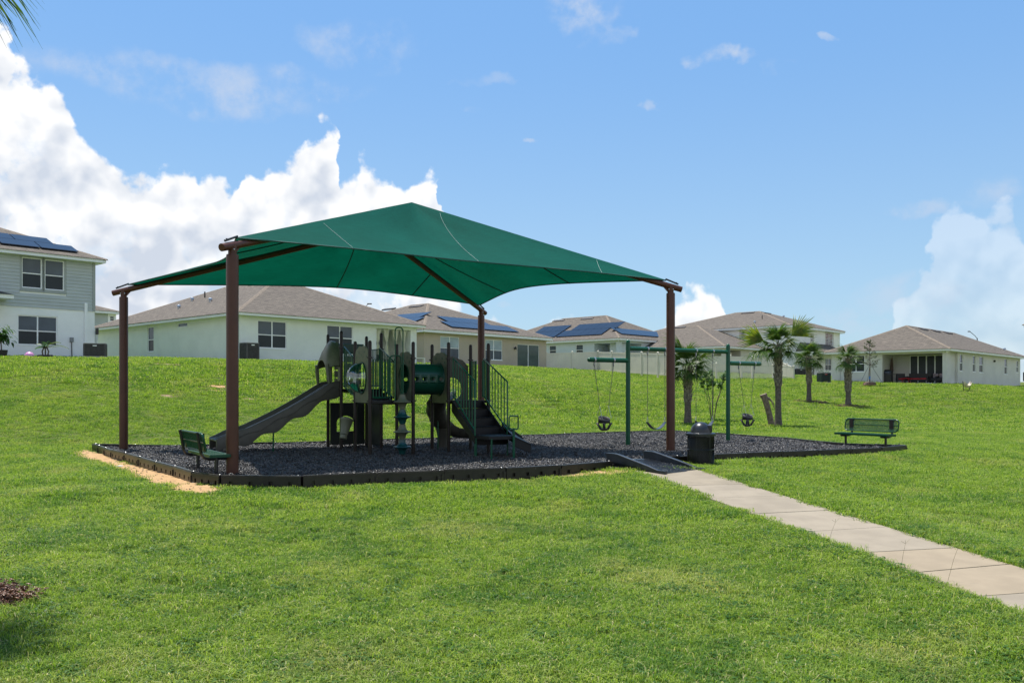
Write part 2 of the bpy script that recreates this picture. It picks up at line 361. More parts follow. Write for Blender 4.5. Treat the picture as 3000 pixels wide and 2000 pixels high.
def pdist(poly, X, Y, closed=True):
    X = np.asarray(X, float); Y = np.asarray(Y, float); best = np.full(X.shape, 1e9); n = len(poly)
    for i in range(n if closed else n - 1):
        ax, ay = poly[i][0], poly[i][1]; bx, by = poly[(i + 1) % n][0], poly[(i + 1) % n][1]
        L = (bx - ax) ** 2 + (by - ay) ** 2 + 1e-12; t = np.clip(((X - ax) * (bx - ax) + (Y - ay) * (by - ay)) / L, 0, 1)
        best = np.minimum(best, np.hypot(X - ax - t * (bx - ax), Y - ay - t * (by - ay)))
    return best
CTRL = [(-12.5, 22, -.12), (-12.5, 26.5, -.05), (-9, 26, -.1), (-5, 28.3, -.08), (0, 32, -.08), (2, 34, -.06), (6, 36.5, -.05), (9, 31, -.08), (12, 25.5, -.12), (11, 22, -.13), (-7, 17, -.17), (-5.5, 15.3, -.18), (0, 18, -.14), (6, 20, -.12),
        (-13, 31, .7), (-17, 31, .9), (-16, 38, 2.1), (-22, 38, 2.5), (-26, 45.5, 3.30), (-23, 48.5, 3.36), (-18, 46, 3.15), (-15.8, 50.5, 3.26), (-12, 45, 2.95), (-9, 52, 3.15), (-7, 60, 3.35), (-11, 40, 1.9), (-8, 34, .75), (-4, 40, 1.35), (-3, 33.5, .3),
        (-2, 50, 2.35), (-7, 71, 3.72), (-2, 72, 3.62), (3.2, 83, 3.75), (3, 65, 2.8), (8, 84, 3.5), (13, 82, 3.15), (5, 50, 1.4), (3, 42, .45), (10, 60, 1.75), (9, 47, .55), (10, 40, .05), (16.4, 79, 2.74), (20, 66, 1.6), (25.2, 79, 2.66), (16, 52, .45), (21.8, 58, .66), (24, 60, .8),
        (35.3, 71, 2.10), (28, 77, 2.42), (30, 63, 1.25), (36, 63, 1.1), (30, 55, .35), (42, 70, 1.45), (52, 88, 1.95), (22, 45, -.05), (30, 45, .0), (14, 36, -.08), (20, 30, -.2), (18, 22, -.4), (34, 34, -.1), (45, 55, .2),
        (-35, 46, 3.4), (-40, 60, 3.5), (-26, 75, 3.7), (-10, 90, 3.9), (11, 97, 4.4), (24, 96, 3.7), (36, 100, 3.35), (41, 108, 3.35), (60, 100, 2.4), (0, 120, 4.3), (-40, 110, 3.8), (60, 130, 3.), (-20, 26, .5), (-26, 32, 1.6), (-34, 36, 2.6), (-16, 20, -.2)]
cp = np.array(CTRL, float)
def tps(r): return np.where(r > 1e-9, r * r * np.log(np.maximum(r, 1e-9)), 0)
_n = len(cp); K = tps(np.hypot(cp[:, None, 0] - cp[None, :, 0], cp[:, None, 1] - cp[None, :, 1])) + np.eye(_n) * 3.
Pm = np.c_[np.ones(_n), cp[:, :2]]; Am = np.block([[K, Pm], [Pm.T, np.zeros((3, 3))]])
wts = np.linalg.solve(Am, np.r_[cp[:, 2], 0, 0, 0])
def terr(X, Y):
    X = np.atleast_1d(np.asarray(X, float)); Y = np.atleast_1d(np.asarray(Y, float)); sh = X.shape; x = X.ravel(); y = Y.ravel(); o = np.empty(x.shape)
    xc = np.clip(x, -70, 70); yc = np.clip(y, -5, 135)
    for i in range(0, len(x), 20000):
        xx = xc[i:i + 20000]; yy = yc[i:i + 20000]; r = np.hypot(xx[:, None] - cp[None, :, 0], yy[:, None] - cp[None, :, 1])
        o[i:i + 20000] = tps(r) @ wts[:_n] + wts[_n] + wts[_n + 1] * xx + wts[_n + 2] * yy
    # front lawn: a plane falling towards the camera from the front edge of the playground
    s = ((x + 5.13) * 3.3 - (y - 15.8) * 7.23) / 7.95
    pl = -.15 - .0505 * np.maximum(s, -1) - .012 * np.maximum(x - 4.5, 0)
    t = smst(s, -1.2, .6) * smst(y, 30, 20); t = np.maximum(t, smst(y, 13, 9))
    far = smst(np.hypot(x, y), 120, 200)
    z = o * (1 - t) + pl * t; z = np.clip(z, -2.2, 4.6); z = z * (1 - far) + 3.4 * far
    return z.reshape(sh)
_terr0 = terr
KC = None
def und_(X, Y):
    bd = pdist(bxy, X, Y); u = .018 * np.sin(X * 1.3 + np.sin(Y * .9) * 2) * np.sin(Y * 1.1 + np.cos(X * .7) * 2) + .05 * np.sin(X * .31 + 1) * np.sin(Y * .27) * smst(Y, 34, 44)
    return u * np.minimum(1, smst(bd, .4, 2.5)) * (Y > 3)
def terr(X, Y):
    X = np.atleast_1d(np.asarray(X, float)); Y = np.atleast_1d(np.asarray(Y, float)); z = _terr0(X, Y) + und_(X, Y)
    # the lawn comes up flush with the sidewalk
    xc = np.polyval(KC, np.clip(Y, 3, 19)); w = 1 - smst(np.abs(X - xc), 1.1, 2.6); w = w * smst(Y, 20.2, 18.6) * smst(Y, -2, 3)
    pl = -.135 - .046 * (18.2 - Y) - .012; return z * (1 - w) + pl * w
def tz(x, y): return float(terr(x, y)[0])
def ground_at(pxx, pyy, lo=5., hi=130.):                   # where the view ray of a photo point meets the lawn
    ds = np.linspace(lo, hi, 1200); X = (pxx - 1500) / F_PX * ds; Z = CAM_Z - (pyy - HOR) / F_PX * ds
    d = Z - terr(X, ds); k = np.where(d <= 0)[0]
    i = k[0] if len(k) else len(ds) - 1
    return Vector((X[i], ds[i], float(terr(X[i], ds[i])[0])))

SWL = [(1872, 1383, 0), (1878, 1386, 0), (1985, 1422, 0), (2081, 1458, 0), (2203, 1504, 0), (2336, 1557, 0), (2513, 1618, 0), (2678, 1676, 0), (2880, 1745, 0), (3130, 1833, 0)]
SWR = [(2066, 1378, 0), (2076, 1381, 0), (2175, 1417, 0), (2297, 1451, 0), (2430, 1493, 0), (2596, 1542, 0), (2795, 1603, 0), (2960, 1651, 0), (3200, 1722, 0), (3500, 1812, 0)]
def plane_at(x, y):                                        # photo point on the falling sidewalk plane
    d = (F_PX * (CAM_Z + .135 + .046 * 18.2)) / ((y - HOR) + .046 * F_PX)
    return Vector(((x - 1500) * d / F_PX, d, -.135 - .046 * (18.2 - d)))
Lp = [plane_at(*p[:2]) for p in SWL]; Rp = [plane_at(*p[:2]) for p in SWR]
def line_fit(ps):
    a = np.array([(p.x, p.y) for p in ps[1:9]]); k = np.polyfit(a[:, 1], a[:, 0], 1); return k
kl, kr = line_fit(Lp), line_fit(Rp)
KC = (kl + kr) / 2
def mat_ground():
    m = bpy.data.materials.new('lawn_soil_and_turf'); m.use_nodes = True; nt = m.node_tree; b = nt.nodes['Principled BSDF']
    g = N(nt, 'ShaderNodeNewGeometry').outputs['Position']
    a = N(nt, 'ShaderNodeTexNoise', {'Vector': g, 'Scale': .7, 'Detail': 8., 'Roughness': .7}).outputs[0]
    c = mixc(nt, smooth(nt, a, .3, .7), (.08, .11, .022, 1), (.115, .145, .035, 1))
    f = N(nt, 'ShaderNodeTexNoise', {'Vector': g, 'Scale': 9., 'Detail': 8., 'Roughness': .75}).outputs[0]
    c = mixc(nt, M_(nt, 'MULTIPLY', smooth(nt, f, .50, .72), .7), c, (.04, .055, .016, 1))
    p = N(nt, 'ShaderNodeTexNoise', {'Vector': g, 'Scale': .33, 'Detail': 7., 'Roughness': .65}).outputs[0]
    c = mixc(nt, M_(nt, 'MULTIPLY', smooth(nt, p, .60, .74), .55), c, (.16, .12, .06, 1))
    nt.links.new(c, b.inputs['Base Color']); b.inputs['Roughness'].default_value = .95; b.inputs['Specular IOR Level'].default_value = .1
    bp = N(nt, 'ShaderNodeBump', {'Height': f, 'Strength': .8, 'Distance': .05}); nt.links.new(bp.outputs[0], b.inputs['Normal'])
    return m
m_ground = mat_ground()
ys = np.r_[np.linspace(-20, 4, 9)[:-1], np.linspace(4, 34, 121)[:-1], np.linspace(34, 95, 130)[:-1], np.linspace(95, 150, 20)[:-1], [170, 220, 320, 500, 900, 1800, 4000]]
xs = np.r_[[-3000, -1200, -500, -220, -130, -90], np.linspace(-62, -16, 47)[:-1], np.linspace(-16, 16, 129)[:-1], np.linspace(16, 62, 47), [90, 130, 220, 500, 1200, 3000]]
XX, YY = np.meshgrid(xs, ys); ZZ = terr(XX, YY)
ins = inside(bxy, XX, YY)
ZZ = np.where(ins, -.32, ZZ)
gm = MB(); ny, nx = XX.shape
gm.v = list(map(tuple, np.c_[XX.ravel(), YY.ravel(), ZZ.ravel()].tolist()))
idx = np.arange(ny * nx).reshape(ny, nx)
gm.f = list(map(tuple, np.c_[idx[:-1, :-1].ravel(), idx[:-1, 1:].ravel(), idx[1:, 1:].ravel(), idx[1:, :-1].ravel()].tolist()))
tag(gm.build('ground', m_ground, smooth_=180, recalc=False), kind='structure')

# playground surface under the chips
def mat_mulch(name, c1, c2, sc_=30.):
    m = bpy.data.materials.new(name); m.use_nodes = True; nt = m.node_tree; b = nt.nodes['Principled BSDF']
    g = N(nt, 'ShaderNodeNewGeometry').outputs['Position']
    v = N(nt, 'ShaderNodeTexVoronoi', {'Vector': g, 'Scale': sc_}); w = N(nt, 'ShaderNodeTexWhiteNoise', {'Vector': v.outputs['Position']}).outputs[0]
    c = mixc(nt, w, (*c1, 1), (*c2, 1)); nt.links.new(c, b.inputs['Base Color']); b.inputs['Roughness'].default_value = .42
    bp = N(nt, 'ShaderNodeBump', {'Height': v.outputs['Distance'], 'Strength': 1., 'Distance': .02}); nt.links.new(bp.outputs[0], b.inputs['Normal'])
    return m
m_mulch = mat_mulch('rubber_mulch', (.005, .005, .006), (.115, .107, .102))
sb = MB(); sb.add([(p.x, p.y, -.03) for p in BORDER], [tuple(range(len(BORDER)))])
tag(sb.build('playground_surface', m_mulch, recalc=False), kind='structure')

# ------------------------------------------------------------ sidewalk: slabs as pieces
m_slabs = [mat('concrete_slab_pale', (.262, .222, .168), .85, var=.10, vscale=1.6, bump=.15, bscale=120, spec=.2), mat('concrete_slab_buff', (.275, .222, .155), .85, var=.07, vscale=2.5, bump=.15, bscale=120, spec=.2),
           mat('concrete_slab_grey', (.25, .21, .155), .85, var=.10, vscale=2., bump=.15, bscale=120, spec=.2)]
swr = MB(); swpts = []
sw = None
rows = []
for l, r in list(zip(Lp, Rp))[1:]:
    L = Vector((np.polyval(kl, l.y), l.y, l.z)); R_ = Vector((np.polyval(kr, r.y), r.y, r.z)); rows.append((L, R_))
a_, b_ = rows[0]; c_, d_ = rows[1]; rows[0] = (a_ + (a_ - c_).normalized() * .5, b_ + (b_ - d_).normalized() * .5)   # runs on under the ramp toe
sbed = MB(); a, b = rows[0]; c, d = rows[-1]
sbed.add([a + Vector((0, 0, -.04)), b + Vector((0, 0, -.04)), d + Vector((0, 0, -.04)), c + Vector((0, 0, -.04))], [(0, 1, 2, 3)])
sw = tag(sbed.build('sidewalk', mat('joint_dirt', (.09, .075, .055), .95)), kind='structure')
for i in range(len(rows) - 1):
    (a, b), (c, d) = rows[i], rows[i + 1]; g = .010
    t0 = (c - a).normalized() * g
    q = [a + t0, b + t0, d - t0, c - t0]; dz = Vector((0, 0, -.09)); m = MB()
    jz = Vector((0, 0, R.uniform(0, .004)))
    m.add([v + jz for v in q] + [v + dz for v in q], [(0, 1, 2, 3), (4, 7, 6, 5), (0, 4, 5, 1), (1, 5, 6, 2), (2, 6, 7, 3), (3, 7, 4, 0)])
    m.build('slab', m_slabs[[2, 0, 0, 0, 0, 1, 1, 0][i]], sw, bevel=.006)
SWPOLY = [(a.x, a.y) for a, b in rows] + [(b.x, b.y) for a, b in rows[::-1]]

# ------------------------------------------------------------ sand strip along the left border
SAND = [(200, 1323), (262, 1318), (300, 1330), (360, 1352), (430, 1372), (520, 1397), (600, 1420), (672, 1436), (628, 1453), (552, 1449), (488, 1434), (428, 1414), (366, 1394), (315, 1372), (265, 1353), (215, 1338)]
SANDW = [ground_at(x, y) for x, y in SAND]
SANDW2 = [ground_at(x, y) for x, y in [(740, 1423), (860, 1418), (1000, 1412), (1180, 1407), (1400, 1398), (1600, 1392), (1800, 1378), (1880, 1384), (1800, 1394), (1650, 1402), (1420, 1409), (1200, 1416), (1000, 1421), (860, 1427)]]
m_sand = mat('orange_sand', (.46, .30, .155), .95, col2=(.36, .225, .11), vscale=7, bump=.9, bscale=25, spec=.1)
def sheet(poly, name, m, step=.12, dz=.012):
    P_ = [(p.x, p.y) for p in poly]; a = np.array(P_); x0, y0 = a.min(0) - step; x1, y1 = a.max(0) + step
    gx = np.arange(x0, x1, step); gy = np.arange(y0, y1, step); X, Y = np.meshgrid(gx, gy)
    rs = np.random.RandomState(3); X = X + rs.uniform(-.04, .04, X.shape); Y = Y + rs.uniform(-.04, .04, Y.shape)
    Z = terr(X, Y) + dz + rs.uniform(0, .012, X.shape); I = inside(P_, X, Y)
    n, k = X.shape; mb = MB(); id_ = {}
    for i in range(n - 1):
        for j in range(k - 1):
            if I[i, j] and I[i, j + 1] and I[i + 1, j] and I[i + 1, j + 1]:
                q = []
                for (a_, b_) in ((i, j), (i, j + 1), (i + 1, j + 1), (i + 1, j)):
                    if (a_, b_) not in id_: id_[(a_, b_)] = len(mb.v); mb.v.append((float(X[a_, b_]), float(Y[a_, b_]), float(Z[a_, b_])))
                    q.append(id_[(a_, b_)])
                mb.f.append(tuple(q))
    return mb.build(name, m, smooth_=180, recalc=False), P_
s1, SP1 = sheet(SANDW, 'sand_strip', m_sand); tag(s1, kind='structure')
s2, SP2 = sheet(SANDW2, 'sand_strip', m_sand, .07); tag(s2, kind='structure')

# ------------------------------------------------------------ scatter helper (stuff): points instanced with geometry nodes
def variants(name, meshes):
    c = bpy.data.collections.new(name)
    for i, me in enumerate(meshes): o = bpy.data.objects.new('%s_piece' % name, me); c.objects.link(o)
    return c
def scatter(name, pts, scl, coll, label=None, cat=None, tilt=.15, parent=None, seed=0, full=False):
    me = bpy.data.meshes.new(name); me.vertices.add(len(pts)); me.vertices.foreach_set('co', np.asarray(pts, np.float32).ravel())
    at = me.attributes.new('scl', 'FLOAT', 'POINT'); at.data.foreach_set('value', np.asarray(scl, np.float32))
    o = bpy.data.objects.new(name, me); COL.objects.link(o)
    ng = bpy.data.node_groups.new(name + '_nodes', 'GeometryNodeTree')
    ng.interface.new_socket('Geometry', in_out='INPUT', socket_type='NodeSocketGeometry'); ng.interface.new_socket('Geometry', in_out='OUTPUT', socket_type='NodeSocketGeometry')
    gi = ng.nodes.new('NodeGroupInput'); go = ng.nodes.new('NodeGroupOutput')
    ip = ng.nodes.new('GeometryNodeInstanceOnPoints'); ci = ng.nodes.new('GeometryNodeCollectionInfo')
    ci.inputs[0].default_value = coll; ci.inputs['Separate Children'].default_value = True; ci.inputs['Reset Children'].default_value = True
    rv = ng.nodes.new('FunctionNodeRandomValue'); rv.data_type = 'FLOAT_VECTOR'
    t = pi if full else tilt
    rv.inputs[0].default_value = (-t, -t, 0); rv.inputs[1].default_value = (t, t, 2 * pi); rv.inputs['Seed'].default_value = seed
    na = ng.nodes.new('GeometryNodeInputNamedAttribute'); na.data_type = 'FLOAT'; na.inputs[0].default_value = 'scl'
    L = ng.links.new
    L(gi.outputs[0], ip.inputs['Points']); L(ci.outputs[0], ip.inputs['Instance']); ip.inputs['Pick Instance'].default_value = True
    L(rv.outputs[0], ip.inputs['Rotation']); L(na.outputs[0], ip.inputs['Scale']); L(ip.outputs[0], go.inputs[0])
    md = o.modifiers.new('scatter', 'NODES'); md.node_group = ng
    if parent: o.parent = parent
    return tag(o, label, cat, kind='stuff')

# ------------------------------------------------------------ playground border: every segment a piece
bd_ = thing('playground_border', 'low black plastic border of interlocking segments with square holes around the rubber mulch', 'border', (BORDER[0].x, BORDER[0].y, 0))
org = Vector((BORDER[0].x, BORDER[0].y, 0))
m_bolt = mat('bolt_metal', (.5, .5, .5), .3, metal=.8)
nb = len(BORDER); cx_ = sum(p.x for p in BORDER) / nb; cy_ = sum(p.y for p in BORDER) / nb
segc = 0
for i in range(nb):
    a = BORDER[i]; b = BORDER[(i + 1) % nb]
    if i == 36: continue                                   # the ramp stands in this gap
    L = (b - a).length; k = 1 if L < 1.9 else 2
    for j in range(k):
        p = a.lerp(b, j / k); q = a.lerp(b, (j + 1) / k); d = (q - p).normalized(); nrm = Vector((-d.y, d.x, 0))
        if nrm.dot(((p + q) / 2 - Vector((-1, 24, 0)))) < 0: nrm = -nrm
        l = (q - p).length - .02; z0 = max(-.3, min(tz((p.x + q.x) / 2, (p.y + q.y) / 2) - .06, -.15)); p0 = p + d * .01
        dz_ = R.uniform(-.006, .012)
        fn = lambda s, z, dd, p0=p0, d=d, nrm=nrm, dz_=dz_: Vector((p0.x, p0.y, 0)) + d * s + nrm * (.05 - dd) - org + Vector((0, 0, z + dz_))
        m = MB(); nh = 4; w = .075; hs = []
        for h in range(nh):
            cxh = l * (h + .5) / nh; hs.append((cxh - w / 2 * l / 1.3, cxh + w / 2 * l / 1.3, -.125, -.055, .045))
        m.wall(fn, 0, l, z0, .0, hs)
        m.fbox(fn, 0, l, .0, .035, -.008, .108); m.fbox(fn, .01, l - .01, .035, .05, .012, .088)
        m.fbox(fn, 0, .004, z0, 0, .002, .1); m.fbox(fn, l - .004, l, z0, 0, .002, .1); m.fbox(fn, 0.004, l - .004, z0, 0, .09, .1)
        m.fbox(fn, -.008, .045, z0, -.02, -.02, .0)          # lapped end lug
        o = m.build('border_segment', m_border, bd_)
        mbt = MB(); cc = fn(.06, .05, .05); mbt.lathe([(.014, 0), (.014, .006), (.007, .010)], cc, 8); mbt.build('bolt_cap', m_bolt, o)
        segc += 1

# ------------------------------------------------------------ access ramp
BL = ground_at(1940, 1391); TLv = Vector((-.59, .807, 0)).normalized(); TR = Vector((TLv.y, -TLv.x, 0))
ramp = thing('access_ramp', 'ribbed black plastic wheelchair ramp between side walls leading over the border', 'ramp', BL, atan2(TR.y, TR.x))
m_ramp = mat('dark_ramp_plastic', (.022, .027, .034), .32, var=.3, vscale=6, bump=.1, bscale=90)
rl, rw = 1.62, 1.22; zt = .03 - BL.z; zb = .012
m = MB(); m.add([(0, 0, zb), (rw, 0, zb), (rw, rl, -.1), (0, rl, -.1), (0, 0, zb + .02), (rw, 0, zb + .02), (rw, rl, zt), (0, rl, zt)], [(3, 2, 1, 0), (4, 5, 6, 7), (0, 1, 5, 4), (1, 2, 6, 5), (2, 3, 7, 6), (3, 0, 4, 7)])
m.build('ramp_deck', m_ramp, ramp)
for k in range(13):
    m = MB(); y = .06 + k * .118; z = zb + .02 + (zt - zb - .02) * y / rl
    m.box((.07, y, z - .004), (rw - .07, y + .055, z + .016)); m.build('rib', m_ramp, ramp, bevel=.004)
for sx in (0, rw - .09):
    m = MB(); prof = [(-.06, -.05), (-.06, .085), (.14, .085), (.40, .15), (1.30, zt + .155), (1.42, zt + .17), (1.62, zt + .17), (rl + .06, zt + .17), (rl + .06, -.1)]
    n = len(prof); m.add([(sx + e, y, z) for e in (0, .09) for y, z in prof], [tuple(range(n))[::-1], tuple(range(n, 2 * n))] + [(i, (i + 1) % n, n + (i + 1) % n, n + i) for i in range(n)])
    m.build('side_wall', m_ramp, ramp, bevel=.012)
m = MB()
for k in range(120):
    y = R.uniform(.05, .9) ** 1.2; x = R.uniform(.1, rw - .1); z = zb + .04 + (zt - zb - .02) * y / rl; s = R.uniform(.004, .011)
    m.box((x, y, z - .006), (x + s, y + s, z + s * .6))
tag(m.build('grit', mat('pale_grit', (.42, .38, .33), .9), ramp), kind='stuff')

# ------------------------------------------------------------ shade structure
def post_base(x, y): return G(x, y, 0)
FL = Vector((-5.19, 16.6, 0)); RF = Vector((4.08, 23.0, 0)); LR = Vector((-10.4, 23.95, 0)); RR = Vector((-1.02, 29.6, 0))
RN = Vector((-2.53, 22.56, 6.30)); RB = Vector((-3.72, 24.24, 6.15))       # near and far end of the ridge
sh = thing('shade_structure', 'large green fabric shade canopy on four brown steel posts over the playground', 'shade canopy', (FL.x, FL.y, 0))
O = Vector((FL.x, FL.y, 0)); HC = 4.06; HZ = 4.27
corners = [(FL, RN), (RF, RN), (RR, RB), (LR, RB)]
for p, rg in corners:
    m = MB(); b = p - O
    m.lathe([(.112, -.3), (.112, HC - .03), (.106, HC), (.075, HC)], b, 20)
    m.tube([b + Vector((0, 0, HC - .05)), b + Vector((0, 0, HZ - .02))], .078, 14)
    po = m.build('post', m_post, sh, 40)
    for sgn in (-1, 1):
        m = MB(); m.lathe([(.016, 0), (.016, .012), (.008, .018)], b + Vector((.078 * sgn * .7, -.078 * .8, HC + .09)), 8, Matrix.Rotation(pi / 2, 4, 'X')); m.build('bolt', m_bolt, po)
    tgt = rg - O; st = b + Vector((0, 0, HZ)); dr = (tgt - st).normalized(); hd = Vector((dr.x, dr.y, 0)).normalized()
    m = MB(); m.tube([st - dr * .30 - Vector((0, 0, .03)), tgt - Vector((0, 0, .24))], .074, 14); rf_ = m.build('rafter', m_post, sh, 40)
    m = MB(); sd = Vector((-hd.y, hd.x, 0)) * .008                                            # gusset
    prof = [b + hd * .075 + Vector((0, 0, HZ - .19)), b + hd * .26 + Vector((0, 0, HZ + .02)), b + hd * .075 + Vector((0, 0, HZ - .03))]
    m.add([v + sd for v in prof] + [v - sd for v in prof], [(0, 1, 2), (5, 4, 3), (0, 3, 4, 1), (1, 4, 5, 2), (2, 5, 3, 0)]); m.build('gusset', m_post, po)
    m = MB(); e = st - dr * .16 + Vector((0, 0, .08)); m.tube([e - dr * .05, e + dr * .30 + Vector((0, 0, .03))], .022, 8); m.tube([e, e + Vector((0, 0, .035))], .018, 8)
    m.build('corner_clamp', m_black, sh, 40)
m = MB(); m.tube([RN - O - Vector((0, 0, .1)), RB - O - Vector((0, 0, .1))], .07, 12); m.build('ridge_beam', m_post, sh, 40)
def cat(a, b, c, bow, lift, n):                            # bowed edge between two corners, pulled towards c
    out_ = []
    for i in range(n + 1):
        s = i / n; p = a.lerp(b, s); k = 4 * s * (1 - s); q = c - p; q.z = 0; q.normalize()
        out_.append(p + q * bow * k + Vector((0, 0, lift * k)))
    return out_
ctr = (RN + RB) / 2; up = Vector((0, 0, HZ + .13))
FC = {k: p + up + (Vector((ctr.x - p.x, ctr.y - p.y, 0)).normalized() * .12) for k, p in dict(FL=FL, RF=RF, RR=RR, LR=LR).items()}
hems = MB(); seams = MB()
for key, a, b, r0, r1, bow, seams_at in (('front', 'FL', 'RF', RN, RN, .95, (.20, .55, .86)), ('right', 'RF', 'RR', RN, RB, 1.05, (.3, .72)), ('back', 'RR', 'LR', RB, RB, .95, (.22, .5, .78)), ('left', 'LR', 'FL', RB, RN, 1.0, (.28, .70))):
    n, k = 44, 22; edge = cat(FC[a], FC[b], ctr, bow, .16, n); m = MB(); uvs = []
    hipd = [r0, r1]
    def surf(s, t):
        i = s * n; j = min(int(i), n - 1); e = edge[j].lerp(edge[j + 1], i - j); rg = r0.lerp(r1, s); p = e.lerp(rg, t)
        sag = .30 * (4 * s * (1 - s)) * sin(pi * t) * .5
        return p - Vector((0, 0, sag))
    for i in range(n + 1):
        for j in range(k + 1): m.v.append(tuple(surf(i / n, j / k) - O)); uvs.append((i / n * 11, j / k * 6))
    for i in range(n):
        for j in range(k): q = i * (k + 1) + j; m.f.append((q, q + k + 1, q + k + 2, q + 1))
    me = m.mesh('canopy_panel', m_fabric, 180, False)
    uvl = me.uv_layers.new(name='UVMap'); li = np.empty(len(me.loops), np.int32); me.loops.foreach_get('vertex_index', li)
    uvl.data.foreach_set('uv', np.array(uvs, np.float32)[li].ravel())
    pn = place('canopy_panel', me, sh); pn['label'] = key + ' panel of the green fabric'
    h = MB(); h.tube([e - O - Vector((0, 0, .012)) for e in edge], .016, 6); h.build('hem', mat('dark_green_hem', (.006, .06, .045), .6), pn, 60)
    for s in seams_at:                                     # stitched seams run from the hem up the cloth
        # seams run parallel to the warp: towards the ridge at a slant
        e0_, e1_ = FC[a], FC[b]; ed_ = (e1_ - e0_); ed_.z = 0; el_ = ed_.length; ed_.normalize()
        sa, sb2 = [((rr_ - e0_).x * ed_.x + (rr_ - e0_).y * ed_.y) / el_ for rr_ in (r0, r1)]
        path = []
        for q in range(25):
            t = q / 24 * .985; den = (1 - t) + t * (sb2 - sa)
            ss = (s - t * sa) / den if den > 1e-4 else -1
            if not 0 <= ss <= 1: break
            path.append(surf(ss, t) - O + Vector((0, 0, .008)))
        sm = MB(); sm.tube(path, .004, 5); sm.build('seam', mat('pale_thread', (.30, .42, .38), .8, var=.1), pn)
        sm = MB(); sm.tube([p_ - Vector((0, 0, .03)) for p_ in path], .014, 5); sm.build('seam_tape', mat('seam_tape', (.004, .03, .022), .7), pn)

# ------------------------------------------------------------ swing frame and swings
SA = G(1840, 1303); SB_ = G(2133, 1291); sd_ = (SB_ - SA); sL = sd_.length; sdir = sd_.normalized()
swf = thing('swing_frame', 'glossy green steel swing frame, two tall posts with a top beam and lower side arms', 'swing frame', SA, atan2(sdir.y, sdir.x))
SR = .066
for x in (0, sL):
    m = MB(); m.lathe([(SR, -.2), (SR, 2.93), (SR * .92, 2.97), (SR * .7, 3.0), (SR * .35, 3.02)], (x, 0, 0), 18); m.build('post', m_green, swf, 40)
m = MB(); m.tube([(0.05, 0, 2.77), (sL - .05, 0, 2.77)], .058, 16); tb = m.build('top_beam', m_green, swf, 40)
m = MB(); 
for x in (.32, sL - .32): m.tube([(x - .006, 0, 2.77), (x + .006, 0, 2.77)], .0605, 16)
m.build('beam_joint', m_green, tb, 40)
ARMZ = 2.42
for x0, x1 in ((-.04, -1.46), (sL + .04, sL + 1.48)):
    m = MB(); e = x1; sg = 1 if x1 > x0 else -1
    m.tube([(x0, 0, ARMZ), (e - sg * .05, 0, ARMZ), (e - sg * .02, 0, ARMZ), (e, 0, ARMZ)], [.066, .066, .05, .02], 16); ar = m.build('side_arm', m_green, swf, 40)
    for q in (.14, .24): m = MB(); m.lathe([(.014, 0), (.014, .02), (.007, .03)], (x0 + sg * q, 0, ARMZ + .062), 6); m.build('bolt', m_bolt, ar)
def band(x, z, r):
    m = MB(); m.tube([(x - .024, 0, z), (x + .024, 0, z)], r + .009, 16); m.box((x - .012, -.02, z - r - .09), (x + .012, .02, z - r)); return m.build('hanger', m_steel, swf, 40)
def chain(mb, a, b, r=.0045):
    a = Vector(a); b = Vector(b); L = (b - a).length; n = int(L / .05); d = (b - a).normalized(); s = d.cross(Vector((0, 1, 0))).normalized(); t = Vector((0, 1, 0))
    for i in range(n):
        c = a + d * (L * (i + .5) / n); w = s if i % 2 else t; h = L / n * .62
        mb.tube([c - d * h, c - d * h * .5 + w * .012, c + d * h * .5 + w * .012, c + d * h, c + d * h * .5 - w * .012, c - d * h * .5 - w * .012, c - d * h], r, 4, False)
def swx(pxx):                                             # photo column -> distance along the swing line
    k = (pxx - 1500) / F_PX; return (SA.x - k * SA.y) / (k * sdir.y - sdir.x)
def belt_swing(x0, x1, label):
    cxm = (x0 + x1) / 2; w = SA + sdir * cxm
    s = thing('belt_swing', label, 'swing', w, atan2(sdir.y, sdir.x), 'swings hanging from the green frame'); h = (x1 - x0) / 2
    for sg in (-1, 1):
        m = MB(); m.tube([(sg * h, 0, 2.70), (sg * h, 0, 2.60)], .02, 8); chain(m, (sg * h, 0, 2.62), (sg * h * .99, 0, .78)); m.build('chain', mat('chain_steel', (.10, .10, .105), .45, metal=.6), s)
        m = MB(); m.tube([(sg * h * .99, 0, .79), (sg * h * .99 - .035, 0, .66), (sg * h * .99 + .035, 0, .66), (sg * h * .99, 0, .79)], .007, 5); m.build('triangle_link', m_steel, s)
    m = MB(); rings = []
    for i in range(15):
        t = -1 + 2 * i / 14; x = t * h * 1.04; z = .44 + .21 * t * t * (1 if abs(t) < 1 else 1); wd = .07 * (1 if abs(t) < .75 else 1 - (abs(t) - .75) * 1.6)
        rings.append([(x, -wd, z), (x, wd, z), (x, wd, z - .016), (x, -wd, z - .016)])
    m.ring(rings); m.build('seat', mat('belt_rubber', (.05, .06, .08), .3, var=.1), s, 50)
